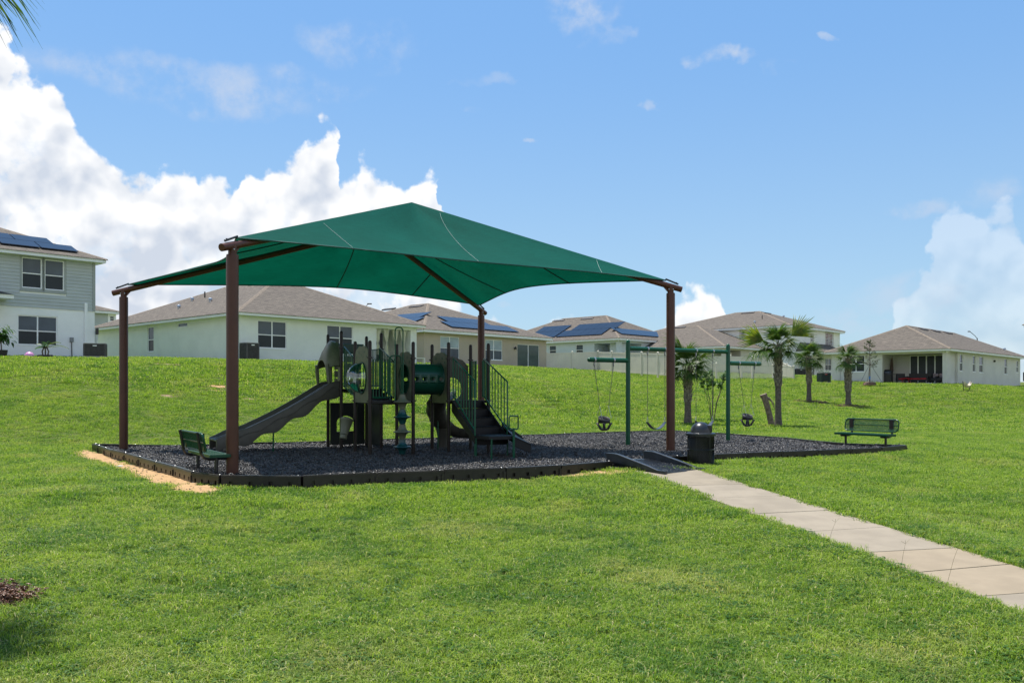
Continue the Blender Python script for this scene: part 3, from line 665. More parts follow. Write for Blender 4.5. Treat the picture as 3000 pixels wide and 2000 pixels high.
def bucket_swing(x0, x1, xs_, label):
    w = SA + sdir * xs_; s = thing('toddler_swing', label, 'swing', w, atan2(sdir.y, sdir.x), 'swings hanging from the green frame')
    for x, sg in ((x0, -1), (x1, 1)):
        m = MB(); m.tube([(x - xs_, 0, ARMZ - .07), (x - xs_, 0, ARMZ - .17)], .022, 8); chain(m, (x - xs_, 0, ARMZ - .15), (sg * .16, 0, 1.12)); m.build('chain', mat('chain_steel', (.10, .10, .105), .45, metal=.6), s)
        m = MB()
        for y in (-.12, .12): m.tube([(sg * .16, 0, 1.13), (sg * .165, y, .78)], .006, 5)
        m.build('triangle_link', m_steel, s)
    # bucket: high back and front bands with two leg holes
    m = MB(); n = 20; outer = []
    for i in range(n):
        a = 2 * pi * i / n; x = .175 * cos(a); y = .15 * sin(a); zt_ = .80 + .05 * sin(a); outer.append((x, y, zt_))
    rings = [outer, [(x * 1.03, y * 1.03, .64) for x, y, z in outer]]
    m.ring(rings, True, False, False)
    lower = [[(x * 1.0, y, .64) for x, y, z in outer]]
    # centre strap and side straps that leave the leg holes open
    def strap(xa, xb, xc, xd):
        m.ring([[(xa, -.155, .65), (xb, -.155, .65)], [(xc, -.11, .50), (xd, -.11, .50)], [(xc, 0, .45), (xd, 0, .45)], [(xc, .11, .50), (xd, .11, .50)], [(xa, .155, .65), (xb, .155, .65)]], False, False, False)
    strap(-.18, -.10, -.10, -.03); strap(.10, .18, .03, .10); strap(-.10, .10, -.08, .08) if False else None
    m.ring([[(-.10, -.11, .50), (.10, -.11, .50)], [(-.09, 0, .45), (.09, 0, .45)], [(-.10, .11, .50), (.10, .11, .50)]], False, False, False)
    o = m.build('seat', m_rubber, s, 50); sl = o.modifiers.new('thick', 'SOLIDIFY'); sl.thickness = .022
x1_, x2_ = swx(1741), swx(1797)
for x in (x1_, x2_): band(x, ARMZ, .066)
bucket_swing(x1_, x2_, swx(1770), 'black toddler bucket swing hanging from the left side arm beside the tall post')
for a, b, l in ((1897, 1948, 'belt swing on the top beam left of the brown shade post'), (2039, 2088, 'belt swing on the top beam above the black trash can')):
    xa, xb = swx(a), swx(b); band(xa, 2.77, .058); band(xb, 2.77, .058); belt_swing(xa, xb, l)
xa, xb = swx(2164), swx(2210); band(xa, ARMZ, .066); band(xb, ARMZ, .066)
bucket_swing(xa, xb, swx(2190), 'black toddler bucket swing hanging from the short right arm near the leaning stump')

# ------------------------------------------------------------ trash can
tb_ = Vector(((2053 - 1500) / F_PX * 20.35, 20.35, 0)); tb_.z = tz(tb_.x, tb_.y)
tcn = thing('trash_can', 'black expanded metal trash can with a domed lid beside the ramp', 'trash can', tb_, radians(-12))
m = MB(); RAD, HH = .296, .70
nx_, nz_ = 60, 30
for i in range(nx_):                                       # diamond mesh of crossing strips
    for sgn in (-1, 1):
        path = []
        for j in range(13):
            a = 2 * pi * i / nx_ + sgn * j / 12 * 1.25; path.append((RAD * cos(a), RAD * sin(a), .03 + j / 12 * (HH - .06)))
        m.tube(path, .0042, 3, False)
tag(m.build('mesh_side', m_black, tcn), kind='stuff')
m = MB()
for z in (.02, HH - .03, HH * .5): m.tube([(RAD * 1.015 * cos(2 * pi * k / 24), RAD * 1.015 * sin(2 * pi * k / 24), z) for k in range(25)], .012, 6, False)
for k in range(6): a = 2 * pi * k / 6 + .2; m.box((RAD - .004, -.009, 0), (RAD + .008, .009, HH), rotz(a))
m.build('frame', m_black, tcn)
m = MB(); m.lathe([(.25, .04), (.26, .62), (.245, .62), (.235, .06)], (0, 0, 0), 24); m.build('liner', mat('black_liner', (.008, .008, .009), .5), tcn, 50)
m = MB(); m.lathe([(.31, HH - .05), (.338, HH - .045), (.34, HH + .01), (.30, HH + .03), (.24, HH + .035)] + [(.238 * cos(a), HH + .035 + .235 * sin(a)) for a in [radians(q) for q in (5, 15, 28, 42, 56, 70, 82, 89)]], (0, 0, 0), 32)
lid = m.build('lid', mat('gloss_black_lid', (.018, .02, .023), .28, var=.05), tcn, 50)
m = MB(); zz = HH + .03; m.box((.12, -.115, zz), (.245, .115, zz + .165)); m.box((.235, -.09, zz + .02), (.255, .09, zz + .15)); m.build('flap', m_black, lid, bevel=.01)

# ------------------------------------------------------------ benches
def mesh_panel(mb, x0, x1, y0, y1, fz, n1, n2, r=.006):
    for i in range(n1):
        x = x0 + (x1 - x0) * (i + .5) / n1; mb.tube([fz(x, y0), fz(x, (y0 + y1) / 2), fz(x, y1)], r, 4, False)
    for j in range(n2):
        y = y0 + (y1 - y0) * (j + .5) / n2; mb.tube([fz(x0, y), fz(x1, y)], r, 4, False)
def rrect(x0, x1, y0, y1, r, fz, seg=5):
    pts = []
    for cx, cy, a0 in ((x1 - r, y1 - r, 0), (x0 + r, y1 - r, 90), (x0 + r, y0 + r, 180), (x1 - r, y0 + r, 270)):
        for k in range(seg + 1): a = radians(a0 + 90 * k / seg); pts.append(fz(cx + r * cos(a), cy + r * sin(a)))
    return pts + [pts[0]]
def make_bench(loc, rz, label, L=1.75, legs=(-.72, .72)):
    b = thing('park_bench', label, 'bench', loc, rz, 'green mesh benches at the playground corners')
    # local: x along the bench, +y the way it faces
    seat = lambda x, y: Vector((x, y, .36)); back = lambda x, y: Vector((x, -.21 - (y) * .22, .42 + y))
    m = MB(); mesh_panel(m, -L / 2 + .02, L / 2 - .02, -.13, .21, seat, 74, 15, .0062); s = m.build('seat', m_bench, b)
    m = MB(); m.box((-L / 2, .20, .315), (L / 2, .225, .372)); m.box((-L / 2, -.155, .315), (L / 2, -.13, .372)); m.box((-L / 2, -.13, .315), (-L / 2 + .025, .2, .372)); m.box((L / 2 - .025, -.13, .315), (L / 2, .2, .372)); m.build('seat_rim', m_bench, s, bevel=.006)
    m = MB(); mesh_panel(m, -L / 2 + .04, L / 2 - .04, .03, .32, back, 70, 13, .0055); s = m.build('backrest', m_bench, b)
    m = MB(); m.tube(rrect(-L / 2, L / 2, .01, .34, .10, back), .02, 6, False); m.tube([back(-L / 2, .175), back(L / 2, .175)], .012, 5); m.build('back_rim', m_bench, s, 60)
    m = MB()
    for x in legs: m.box((x - .06, -.335 + .10, .44), (x + .06, -.325 + .10, .76), Matrix.Rotation(0, 4, 'X'))
    m.build('mounting_plate', m_dark, s)
    for x in legs:
        m = MB(); m.tube([(x, 0, -.15), (x, 0, .30)], .034, 10); m.build('leg', m_black, b, 40)
        m = MB(); m.tube([(x, .20, .295), (x, .0, .285), (x, -.14, .285), (x, -.22, .31), (x, -.265, .38), (x, -.285, .45), (x, -.31, .60), (x, -.345, .78)], .028, 8); m.build('support', m_black, b, 40)
    return b
l1 = G(575, 1371); l2 = G(640, 1391); al = (l2 - l1).normalized(); c = (l1 + l2) / 2
# facing the playset: +y local = facing
fa = Vector((-al.y, al.x, 0));  ang_ = atan2(al.y, al.x)
make_bench(Vector((c.x, c.y, 0)), ang_, 'green mesh bench seen from behind next to the front left brown post')
al2 = Vector((.50, -.866, 0)); c2 = Vector((9.50, 25.5, 0)) + al2 * .68
make_bench(Vector((c2.x, c2.y, 0)), atan2(-al2.y, -al2.x), 'green mesh bench facing the swings at the far right corner of the mulch', legs=(-.66, .66))

# ------------------------------------------------------------ play structure
PU = radians(27); PO = Vector((-3.40, 21.4, 0))
play = thing('play_structure', 'dark green and olive climbing structure with slides, decks, a crawl tunnel and stairs', 'play structure', PO, PU)
m_ppost = mat('dark_brown_post_paint', (.016, .010, .008), .35, spec=.3, var=.08)
posts = {'d': (0, 0, 2.74), 'g': (1.1, 0, 2.74), 'c': (0, 1.18, 2.78), 'm': (1.1, 1.18, 2.74), 'b': (0, 2.41, 3.12), 'f': (1.1, 2.41, 3.10), 'a': (0, 3.7, 3.10), 'e': (1.1, 3.7, 3.08),
         'i': (2.04, 0, 2.75), 'h': (2.04, 1.1, 2.75), 'k': (3.14, 0, 2.75), 'j': (3.14, 1.1, 2.77)}
for k, (x, y, h) in posts.items():
    m = MB(); m.lathe([(.044, -.2), (.044, h - .05), (.041, h - .02), (.030, h), (.014, h + .008)], (x, y, 0), 16); po = m.build('post', m_ppost, play, 40)
    for z in ((1.28, h - .42) if k in 'dgcmihkj' else (1.57, h - .45)):
        m = MB(); m.lathe([(.05, z), (.062, z + .005), (.062, z + .035), (.05, z + .04)], (x, y, 0), 14); m.box((x - .075, y - .012, z + .006), (x + .075, y + .012, z + .034)); m.build('clamp', m_dark, po)
DL, DH = 1.31, 1.60
def deck(x0, x1, y0, y1, z):
    m = MB(); m.box((x0, y0, z - .07), (x1, y1, z)); m.box((x0 + .3, y0 + .3, z - .1), (x1 - .3, y1 - .3, z - .07)); m.build('deck', m_deck, play)
deck(.03, 1.07, .03, 1.15, DL); deck(.03, 1.07, 2.44, 3.67, DH); deck(2.07, 3.11, .03, 1.07, DL)
# steps between the low and the high deck
for k in range(3):
    y0 = 1.18 + k * .41; z = DL + (k + 1) * (DH - DL) / 3 if k < 2 else DH
    m = MB(); m.box((.12, y0, z - .04), (.98, y0 + .43, z)); m.box((.12, y0, z - .16), (.98, y0 + .02, z)); m.build('step', m_deck, play)
def thick(name, m_, pts_rings, parent=play, t=.03): pass
def plate(outline, plane, x, t, m_, name, hole=None, parent=play, bevel=.008):
    """thick plate; outline (s,z) star shaped about the hole centre; plane 'x': at x, s = y ; 'y': at y, s = x"""
    n = 64; ctr_ = hole[:2] if hole else (sum(p[0] for p in outline) / len(outline), sum(p[1] for p in outline) / len(outline)); r = hole[2] if hole else 0
    def hit(a):
        dx, dz = cos(a), sin(a); best = None
        for i in range(len(outline)):
            (ax, az), (bx, bz) = outline[i], outline[(i + 1) % len(outline)]
            ex, ez = bx - ax, bz - az; den = dx * ez - dz * ex
            if abs(den) < 1e-9: continue
            t_ = ((ax - ctr_[0]) * ez - (az - ctr_[1]) * ex) / den; u_ = ((ax - ctr_[0]) * dz - (az - ctr_[1]) * dx) / den
            if t_ > 0 and -1e-6 <= u_ <= 1 + 1e-6: best = t_ if best is None or t_ > best else best
        return best or .1
    mp = (lambda s, z, d: (x + d, s, z)) if plane == 'x' else (lambda s, z, d: (s, x + d, z))
    angs = sorted([2 * pi * i / n for i in range(n)] + [atan2(p[1] - ctr_[1], p[0] - ctr_[0]) % (2 * pi) for p in outline])
    o_ = [(ctr_[0] + cos(a) * hit(a), ctr_[1] + sin(a) * hit(a)) for a in angs]; m = MB(); k = len(angs)
    if r:
        i_ = [(ctr_[0] + cos(a) * r, ctr_[1] + sin(a) * r) for a in angs]
        m.ring([[mp(*q, -t / 2) for q in i_], [mp(*q, -t / 2) for q in o_], [mp(*q, t / 2) for q in o_], [mp(*q, t / 2) for q in i_], [mp(*q, -t / 2) for q in i_]], True, False, False)
    else:
        m.ring([[mp(*q, -t / 2) for q in o_], [mp(*q, t / 2) for q in o_]])
    return m.build(name, m_, parent, 35)
def paw(y0, y1, z0, z1):
    w = y1 - y0; o = [(y0, z0), (y1, z0), (y1, z1 - .32 * (z1 - z0) * .5)]
    for t, h in ((.97, .62), (.93, .78), (.86, .86), (.80, .88), (.76, 1.0), (.68, 1.07), (.58, 1.06), (.5, .98), (.42, 1.06), (.32, 1.07), (.24, 1.0), (.20, .88), (.14, .86), (.07, .78), (.03, .62)):
        o.append((y0 + w * t, z1 - .30 + .30 * h))
    return o
def dots(parent, plane, x, y0, y1, z1, t=.02):
    m = MB(); w = y1 - y0
    for fy, dz, r in ((.30, -.13, .035), (.70, -.13, .035), (.14, -.24, .03), (.86, -.24, .03), (.5, -.2, .025), (.4, -.25, .018), (.62, -.26, .018), (.1, -.38, .02), (.9, -.38, .02)):
        c = (x, y0 + w * fy, z1 + dz) if plane == 'x' else (y0 + w * fy, x, z1 + dz)
        M = Matrix.Rotation(pi / 2, 4, 'Y') if plane == 'x' else Matrix.Rotation(pi / 2, 4, 'X')
        m.lathe([(r, -.025), (r, .024), (r * .6, .028)], c, 10, M)
    m.build('paw_print', m_greenp, parent)
# bubble window panel on the left side of the low deck
bp_ = plate(paw(.06, 1.12, 1.26, 2.62), 'x', 0, .045, m_olive, 'bubble_panel', (.59, 1.86, .36)); dots(bp_, 'x', 0, .06, 1.12, 2.62)
def mat_bubble():
    m = bpy.data.materials.new('clear_plastic_bubble'); m.use_nodes = True; nt = m.node_tree; nt.nodes.clear()
    fr = N(nt, 'ShaderNodeLayerWeight', {0: .35}).outputs['Fresnel']
    f = M_(nt, 'ADD', M_(nt, 'MULTIPLY', fr, .75), .10, clamp=True)
    t = N(nt, 'ShaderNodeBsdfTransparent', {0: (.86, .93, .92, 1)}); g = N(nt, 'ShaderNodeBsdfGlossy', {0: (.95, 1, 1, 1), 1: .03})
    mx = N(nt, 'ShaderNodeMixShader', {0: f, 1: t.outputs[0], 2: g.outputs[0]}); o = N(nt, 'ShaderNodeOutputMaterial'); nt.links.new(mx.outputs[0], o.inputs[0]); return m
m = MB(); My = Matrix.Rotation(-pi / 2, 4, 'Y'); m.lathe([(.40, .03), (.375, .035)] + [(.37 * cos(a), .03 + .37 * sin(a)) for a in [radians(q) for q in (4, 14, 26, 38, 50, 62, 74, 84, 89.5)]], (0, .59, 1.86), 40, My); m.f.pop(-2); m.build('bubble', mat_bubble(), bp_, 60)
m = MB(); m.tube([(-.03, .59 + .385 * cos(2 * pi * k / 32), 1.86 + .385 * sin(2 * pi * k / 32)) for k in range(33)], .018, 6, False); m.build('bubble_ring', m_greenp, bp_, 60)
# crawl tunnel with its two end panels
for x in (1.1, 2.04):
    t_ = plate(paw(.05, 1.12 if x < 2 else 1.05, 1.24, 2.50), 'x', x, .045, m_olive, 'tunnel_panel', (.58, 1.84, .36)); dots(t_, 'x', x, .05, 1.1, 2.50)
m = MB(); r = .385; cyt, czt = .58, 1.84
def tp(x, a): return (x, cyt + r * cos(a), czt + r * sin(a))
xsT = [1.06, 1.15] + [1.26 + .22 * k + o_ for k in range(4) for o_ in (-.11, .11)] + [2.03, 2.08]; xsT = sorted(set(round(v, 4) for v in xsT))
HA_ = .27
for lo, hi in ((HA_, pi - HA_), (pi + HA_, 2 * pi - HA_)):
    for k in range(18):
        a0, a1 = lo + (hi - lo) * k / 18, lo + (hi - lo) * (k + 1) / 18
        for i in range(len(xsT) - 1): m.quad(tp(xsT[i], a0), tp(xsT[i + 1], a0), tp(xsT[i + 1], a1), tp(xsT[i], a1))
for ca in (0, pi):
    for xa, xb in ((1.06, 1.15), (2.03, 2.08)):
        for k in range(6): a0, a1 = ca - HA_ + 2 * HA_ * k / 6, ca - HA_ + 2 * HA_ * (k + 1) / 6; m.quad(tp(xa, a0), tp(xb, a0), tp(xb, a1), tp(xa, a1))
    for q in range(4):
        hx = 1.26 + .22 * q; inn = []; out_ = []
        for k in range(24):
            t = 2 * pi * k / 24 + pi / 4; c_, s__ = cos(t), sin(t); sc_ = 1 / max(abs(c_), abs(s__)); inn.append(tp(hx + .05 * c_, ca + .05 / r * s__)); out_.append(tp(hx + .11 * c_ * sc_, ca + HA_ * s__ * sc_))
        m.ring([inn, out_], True, False, False)
o = m.build('tunnel', m_greenp, play, 60)
bm = bmesh.new(); bm.from_mesh(o.data); bmesh.ops.remove_doubles(bm, verts=bm.verts, dist=1e-4); bmesh.ops.recalc_face_normals(bm, faces=bm.faces); bm.to_mesh(o.data); bm.free(); sl = o.modifiers.new('thick', 'SOLIDIFY'); sl.thickness = .012
m = MB()
for x in (1.14, 2.0): m.tube([(x, cyt + .40 * cos(2 * pi * k / 32), czt + .40 * sin(2 * pi * k / 32)) for k in range(33)], .02, 6, False)
m.build('tunnel_flange', m_greenp, o, 60)
# railings of thin bars
def railing(p0, p1, z0a, z1a, z0b, z1b, n, name='railing', m_=None, r=.013, parent=play):
    p0 = Vector(p0); p1 = Vector(p1); m = MB()
    m.tube([(*p0, z0a), (*p0, z1a), (*p1, z1b), (*p1, z0b), (*p0, z0a)], .019, 8)
    rail = m.build(name, m_ or m_green, parent, 50)
    for k in range(1, n):
        q = p0.lerp(p1, k / n); m2 = MB(); m2.tube([(*q, z0a + (z0b - z0a) * k / n), (*q, z1a + (z1b - z1a) * k / n)], r, 6); m2.build('bar', m_ or m_green, rail, 60)
    return rail
railing((1.04, 1.25), (1.04, 2.35), 1.36, 2.30, 1.66, 2.70, 9); railing((.06, 1.25), (.06, 2.35), 1.36, 2.30, 1.66, 2.70, 9)
railing((1.1, 2.48), (1.1, 3.62), 1.68, 2.68, 1.68, 2.68, 10, m_=m_greenp)
railing((.10, 3.7), (1.02, 3.7), 1.68, 2.62, 1.68, 2.62, 9, m_=m_greenp)
railing((3.14, .08), (3.14, .35), 1.38, 2.33, 1.38, 2.33, 4); railing((3.14, .75), (3.14, 1.04), 1.38, 2.33, 1.38, 2.33, 4)
# block panel and solid panels behind the slide entrance
for k in range(3):
    for j in range(4):
        m = MB(); x = .16 + k * .27; z = 1.72 + j * .21; m.box((x, 3.60, z), (x + .22, 3.66, z + .17)); m.build('turning_block', m_olive, play, bevel=.012)
m = MB(); m.box((.12, 3.62, 2.58), (1.0, 3.68, 2.86)); m.build('roof_panel', m_greenp, play, bevel=.02)
# open side handle loops at the disc climber
def loop(x0, x1, y, z0, z1, name='grab_loop', r=.017):
    m = MB(); pts = [(x0, y, z0)]; rr = .09
    for a in (180, 150, 120, 90): pts.append((x0 + rr + rr * cos(radians(a)), y, z1 - rr + rr * sin(radians(a))))
    for a in (90, 60, 30, 0): pts.append((x1 - rr + rr * cos(radians(a)), y, z1 - rr + rr * sin(radians(a))))
    pts.append((x1, y, z0)); m.tube(pts, r, 8); return m.build(name, m_green, play, 60)
loop(.60, .80, -.10, 1.30, 3.08); loop(.50, .78, -.02, 1.33, 2.40)
railing((.08, 0), (.46, 0), 1.38, 2.30, 1.38, 2.30, 5)
# disc climber
px_, py_ = .72, -.27
cl = thing_part = MB(); m = MB(); m.tube([(px_, py_, -.1), (px_, py_, 1.42)], .05, 10); clp = m.build('disc_climber', m_dark, play, 50)
for k, z in enumerate((.20, .56, .92, 1.28)):
    m = MB(); m.lathe([(.075, z - .17), (.08, z - .12), (.11, z - .05), (.16, z - .02), (.205, z - .016), (.213, z), (.205, z + .016), (.15, z + .02), (.105, z + .06), (.08, z + .13), (.075, z + .18)], (px_, py_, 0), 28)
    m.build('disc_step', (m_teal, m_olive)[k % 2], clp, 45)
# double slide
def slide_z(x):                                            # x >= 0 away from the deck
    if x < .25: return DH + .02 - x * .15
    if x < 2.35: return DH - .018 - (x - .25) * .545 - .06 * sin((x - .25) / 2.1 * pi)
    return max(.20, .437 - (x - 2.35) * .35 + (x - 2.35) ** 2 * .25)
rings = []; ns = 44; Ls = 3.15
for i in range(ns + 1):
    x = Ls * i / ns; z = slide_z(x); sk = .20 + .06 * sin(x * 8.5) + (.0 if x < 2.6 else .0); rim_ = .20 if x < 2.75 else .20 - (x - 2.75) * .42
    pr = [(-.60, -sk), (-.615, rim_ - .03), (-.60, rim_), (-.565, rim_), (-.545, rim_ - .04), (-.51, .03), (-.44, 0), (-.13, 0), (-.06, .03), (-.035, rim_ * .7), (.035, rim_ * .7), (.06, .03), (.13, 0), (.44, 0), (.51, .03), (.545, rim_ - .04), (.565, rim_), (.60, rim_), (.615, rim_ - .03), (.60, -sk), (.52, -sk), (.50, -.03), (-.50, -.03), (-.52, -sk)]
    rings.append([(-x, 3.05 + y, z + dz) for y, dz in pr])
m = MB(); m.ring(rings); sld = m.build('double_slide', m_taupe, play, 38)
m = MB(); m.tube([(-1.75, 2.50, -.1), (-1.75, 2.50, .62)], .02, 8); m.build('slide_leg', m_green, sld)
m = MB(); m.lathe([(.16, -.05), (.13, .12), (.15, .2)], (-2.75, 3.05, 0), 12); m.build('slide_foot', m_taupe, sld)
for side in (-.60, .60):                                   # moulded ripple lines on the slide flanks
    m = MB(); m.tube([(-x, 3.05 + side * 1.03, slide_z(x) + .02 + .035 * sin(x * 8.5)) for x in [k * .07 for k in range(3, 41)]], .012, 5); m.build('moulded_rib', m_taupe, sld)
# slide hood
yc = 3.05
plate([(yc - .60, DH + .02), (yc + .60, DH + .02), (yc + .62, 2.15), (yc + .52, 2.45), (yc + .36, 2.72), (yc + .18, 2.86), (yc, 2.80), (yc - .18, 2.86), (yc - .36, 2.72), (yc - .52, 2.45), (yc - .62, 2.15)], 'x', .0, .05, m_olive, 'slide_hood', (yc, 2.02, .40)); hood = play.children[-1]
m = MB(); rings = []
for xx, zt_, hw in ((.02, 2.84, .62), (-.12, 2.87, .62), (-.20, 2.78, .60), (-.29, 2.62, .57), (-.37, 2.40, .52)):
    aa = [12, 28, 45, 62, 76, 84, 90, 96, 104, 118, 135, 152, 168]; bump = lambda q: 1 + (.04 if 60 < q < 86 or 94 < q < 120 else 0)
    o_ = [(hw * cos(radians(q)), 2.05 + (zt_ - 2.05) * sin(radians(q)) * bump(q)) for q in aa]; i_ = [(y * .93, 2.05 + (z - 2.05) * .90 - .01) for y, z in o_[::-1]]
    rings.append([(xx, yc + y, z) for y, z in o_ + i_])
m.ring(rings); hd_ = m.build('hood_shell', m_olive, play, 45)
for sg in (-1, 1):
    m = MB(); m.tube([(-.35, yc + sg * .50, 2.25), (-.33, yc + sg * .54, 2.02), (-.30, yc + sg * .56, 1.72)], [.05, .055, .035], 8); m.build('hood_leg', m_olive, hd_, 45)
# ground level play panel with an arched window
def arch_hole_panel(x0, x1, y, z0, z1, hx0, hx1, hz0, hz1, m_, name):
    m = MB(); t = .025; n = 12; cxh = (hx0 + hx1) / 2; rr = (hx1 - hx0) / 2; arc = [(cxh - rr * cos(pi * k / n), hz1 - rr * .75 + rr * .75 * sin(pi * k / n)) for k in range(n + 1)]
    for d in (-t, t):
        m.quad((x0, y + d, z0), (hx0, y + d, z0), (hx0, y + d, z1), (x0, y + d, z1)); m.quad((hx1, y + d, z0), (x1, y + d, z0), (x1, y + d, z1), (hx1, y + d, z1))
        m.quad((hx0, y + d, z0), (hx1, y + d, z0), (hx1, y + d, hz0), (hx0, y + d, hz0))
        for k in range(n): m.quad((arc[k][0], y + d, arc[k][1]), (arc[k + 1][0], y + d, arc[k + 1][1]), (arc[k + 1][0], y + d, z1), (arc[k][0], y + d, z1))
    lp = [(hx0, hz0)] + arc + [(hx1, hz0)]
    for k in range(len(lp)): a, b = lp[k], lp[(k + 1) % len(lp)]; m.quad((a[0], y - t, a[1]), (b[0], y - t, b[1]), (b[0], y + t, b[1]), (a[0], y + t, a[1]))
    for a, b in (((x0, z0), (x1, z0)), ((x1, z0), (x1, z1)), ((x1, z1), (x0, z1)), ((x0, z1), (x0, z0))): m.quad((a[0], y - t, a[1]), (b[0], y - t, b[1]), (b[0], y + t, b[1]), (a[0], y + t, a[1]))
    return m.build(name, m_, play)
m_dkpanel = mat('near_black_green_panel', (.008, .016, .013), .5)
arch_hole_panel(.06, 1.04, 3.7, .06, 1.22, .24, .74, .42, .86, m_dkpanel, 'play_panel')
m = MB(); m.box((1.08, 2.5, .06), (1.12, 3.62, 1.2)); m.build('play_panel', m_dkpanel, play, bevel=.02)
# tapered drum on post c
Md = Matrix.Translation((-.36, 1.02, .36)) @ Matrix.Rotation(radians(-16), 4, Vector((.6, -1, 0)).normalized())
m = MB(); m.lathe([(.085, 0), (.095, .02), (.085, .10), (.105, .12), (.10, .15), (.155, .46), (.168, .48), (.165, .51), (.08, .545)], (0, 0, 0), 24, Md); dr_ = m.build('drum', m_olive, play, 40)
m = MB(); m.tube([(-.25, 1.08, .80), (-.05, 1.18, .80)], .015, 6); m.tube([(-.18, 1.1, .53), (-.05, 1.18, .53)], .015, 6); m.box((-.23, 1.06, .53), (-.20, 1.1, .8)); m.build('bracket', m_dark, dr_)
# stairs at the right deck
st0 = Vector((2.12, 0, 0)); st1 = Vector((2.98, 0, 0)); dn = Matrix.Rotation(radians(-6), 3, 'Z') @ Vector((.0, -1, 0)); SL = 1.80; nst = 4
dnx = dn * 1.0
stair = MB(); stair.box((2.14, -.02, DL - .20), (2.96, .03, DL)); stp = stair.build('stair', m_deck, play)
for k in range(nst):
    z = DL - (k + 1) * .205; a = dn * (SL * k / nst); b = dn * (SL * (k + 1) / nst)
    m = MB(); q = [Vector((2.14, 0, 0)) + a, Vector((2.96, 0, 0)) + a, Vector((2.96, 0, 0)) + b, Vector((2.14, 0, 0)) + b]
    m.add([v + Vector((0, 0, z)) for v in q] + [v + Vector((0, 0, z - .03)) for v in q], [(0, 1, 2, 3), (7, 6, 5, 4), (0, 4, 5, 1), (1, 5, 6, 2), (2, 6, 7, 3), (3, 7, 4, 0)])
    # perforated riser
    fnr = lambda s, zz, dd, b=b: Vector((2.14 + s, 0, zz)) + b + dn * (-dd)
    hs = [(x_, x_ + .014, z_, z_ + .014, .002) for x_ in (.14, .185, .44, .485, .53) for z_ in (z - .15, z - .11, z - .07)]
    xs_ = .82
    for h in ():
        pass
    m.fbox(fnr, 0, xs_, z - .205, z, 0, .004); m.build('step', m_deck, stp)
for x in (2.12, 2.96):
    m = MB(); a = Vector((x, .0, DL - .28)); b = Vector((x, .0, DL)); c = Vector((x, 0, 0)) + dn * SL + Vector((0, 0, .50)); d = Vector((x, 0, 0)) + dn * SL + Vector((0, 0, .32)); w = Vector((.022, 0, 0))
    m.add([a, b, c, d, a + w, b + w, c + w, d + w], [(0, 1, 2, 3), (7, 6, 5, 4), (0, 4, 5, 1), (1, 5, 6, 2), (2, 6, 7, 3), (3, 7, 4, 0)]); m.build('stringer', m_deck, stp)
    e0 = Vector((x + .01, -.08)); e1 = e0 + Vector((dn.x, dn.y)) * (SL - .1)
    rl_ = railing(e0, e1, 1.42, 2.36, .62, 1.76, 8, 'handrail')
    m = MB(); m.tube([(*e1, -.1), (*e1, .7)], .019, 8); m.build('rail_post', m_green, rl_)
# transfer platform with its wing
def loc_(X, Y): v = rotz(-PU) @ Vector((X - PO.x, Y - PO.y, 0)); return v
def lp(pxx, pyy, d): w = D(pxx, pyy, d); v = rotz(-PU) @ Vector((w.x - PO.x, w.y - PO.y, 0)); return Vector((v.x, v.y, w.z))
pl_ = [lp(1394, 1277, 20.7), lp(1432, 1277, 20.1), lp(1503, 1275, 20.4), lp(1500, 1270, 21.2), lp(1430, 1270, 21.3)]
m = MB(); k = len(pl_); m.add([(v.x, v.y, .52) for v in pl_] + [(v.x, v.y, .43) for v in pl_], [tuple(range(k)), tuple(range(k, 2 * k))[::-1]] + [(i, (i + 1) % k, k + (i + 1) % k, k + i) for i in range(k)]); tpf = m.build('transfer_platform', m_deck, play, bevel=.015)
for a, b, d in ((1440, 1345, 20.15), (1395, 1340, 20.7)):
    v = lp(a, b, d); m = MB(); m.tube([(v.x, v.y, -.1), (v.x, v.y, .46)], .02, 8); m.build('leg', m_green, tpf)
v = lp(1505, 1340, 20.35); m = MB(); m.tube([(v.x, v.y, -.1), (v.x, v.y, .70)], [.028, .028], 10); m.build('leg', m_green, tpf)
u1 = (lp(1555, 1300, 20.9) - lp(1505, 1300, 20.4)); u1.z = 0; u1.normalize(); rr = .055
m = MB(); pts = []
for cx, cz, a0 in ((.13, .97 - rr, 0), (-.13, .97 - rr, 90), (-.13, .67 + rr, 180), (.13, .67 + rr, 270)):
    for q in range(5): a = radians(a0 + 22.5 * q); pts.append((v.x + u1.x * (cx + (rr - .02) * cos(a)) , v.y + u1.y * (cx + (rr - .02) * cos(a)), cz + rr * sin(a)))
m.tube(pts + [pts[0]], .016, 8, False); m.build('grab_loop', m_green, tpf, 60)
a0, a1 = lp(1506, 1277, 20.5), lp(1556, 1300, 20.95); b0, b1 = lp(1470, 1240, 21.6), lp(1532, 1292, 21.9)
def wing(pa, pb, za0, za1, zb0, zb1, name, off):
    w = Vector((-(pb - pa).y, (pb - pa).x, 0)).normalized() * .02 if off else Vector((.02, 0, 0)); m = MB()
    q = [Vector((pa.x, pa.y, za0)), Vector((pb.x, pb.y, zb0)), Vector((pb.x, pb.y, zb1)), Vector((pa.x, pa.y, za1))]
    m.add(q + [v_ + w for v_ in q], [(0, 1, 2, 3), (7, 6, 5, 4), (0, 4, 5, 1), (1, 5, 6, 2), (2, 6, 7, 3), (3, 7, 4, 0)]); return m.build(name, m_deck, play, bevel=.008)
w1_ = wing(a0, a1, .27, .50, .08, .30, 'side_plate', 1); w2_ = wing(b0, b1, .45, .82, .16, .42, 'side_plate', 1)
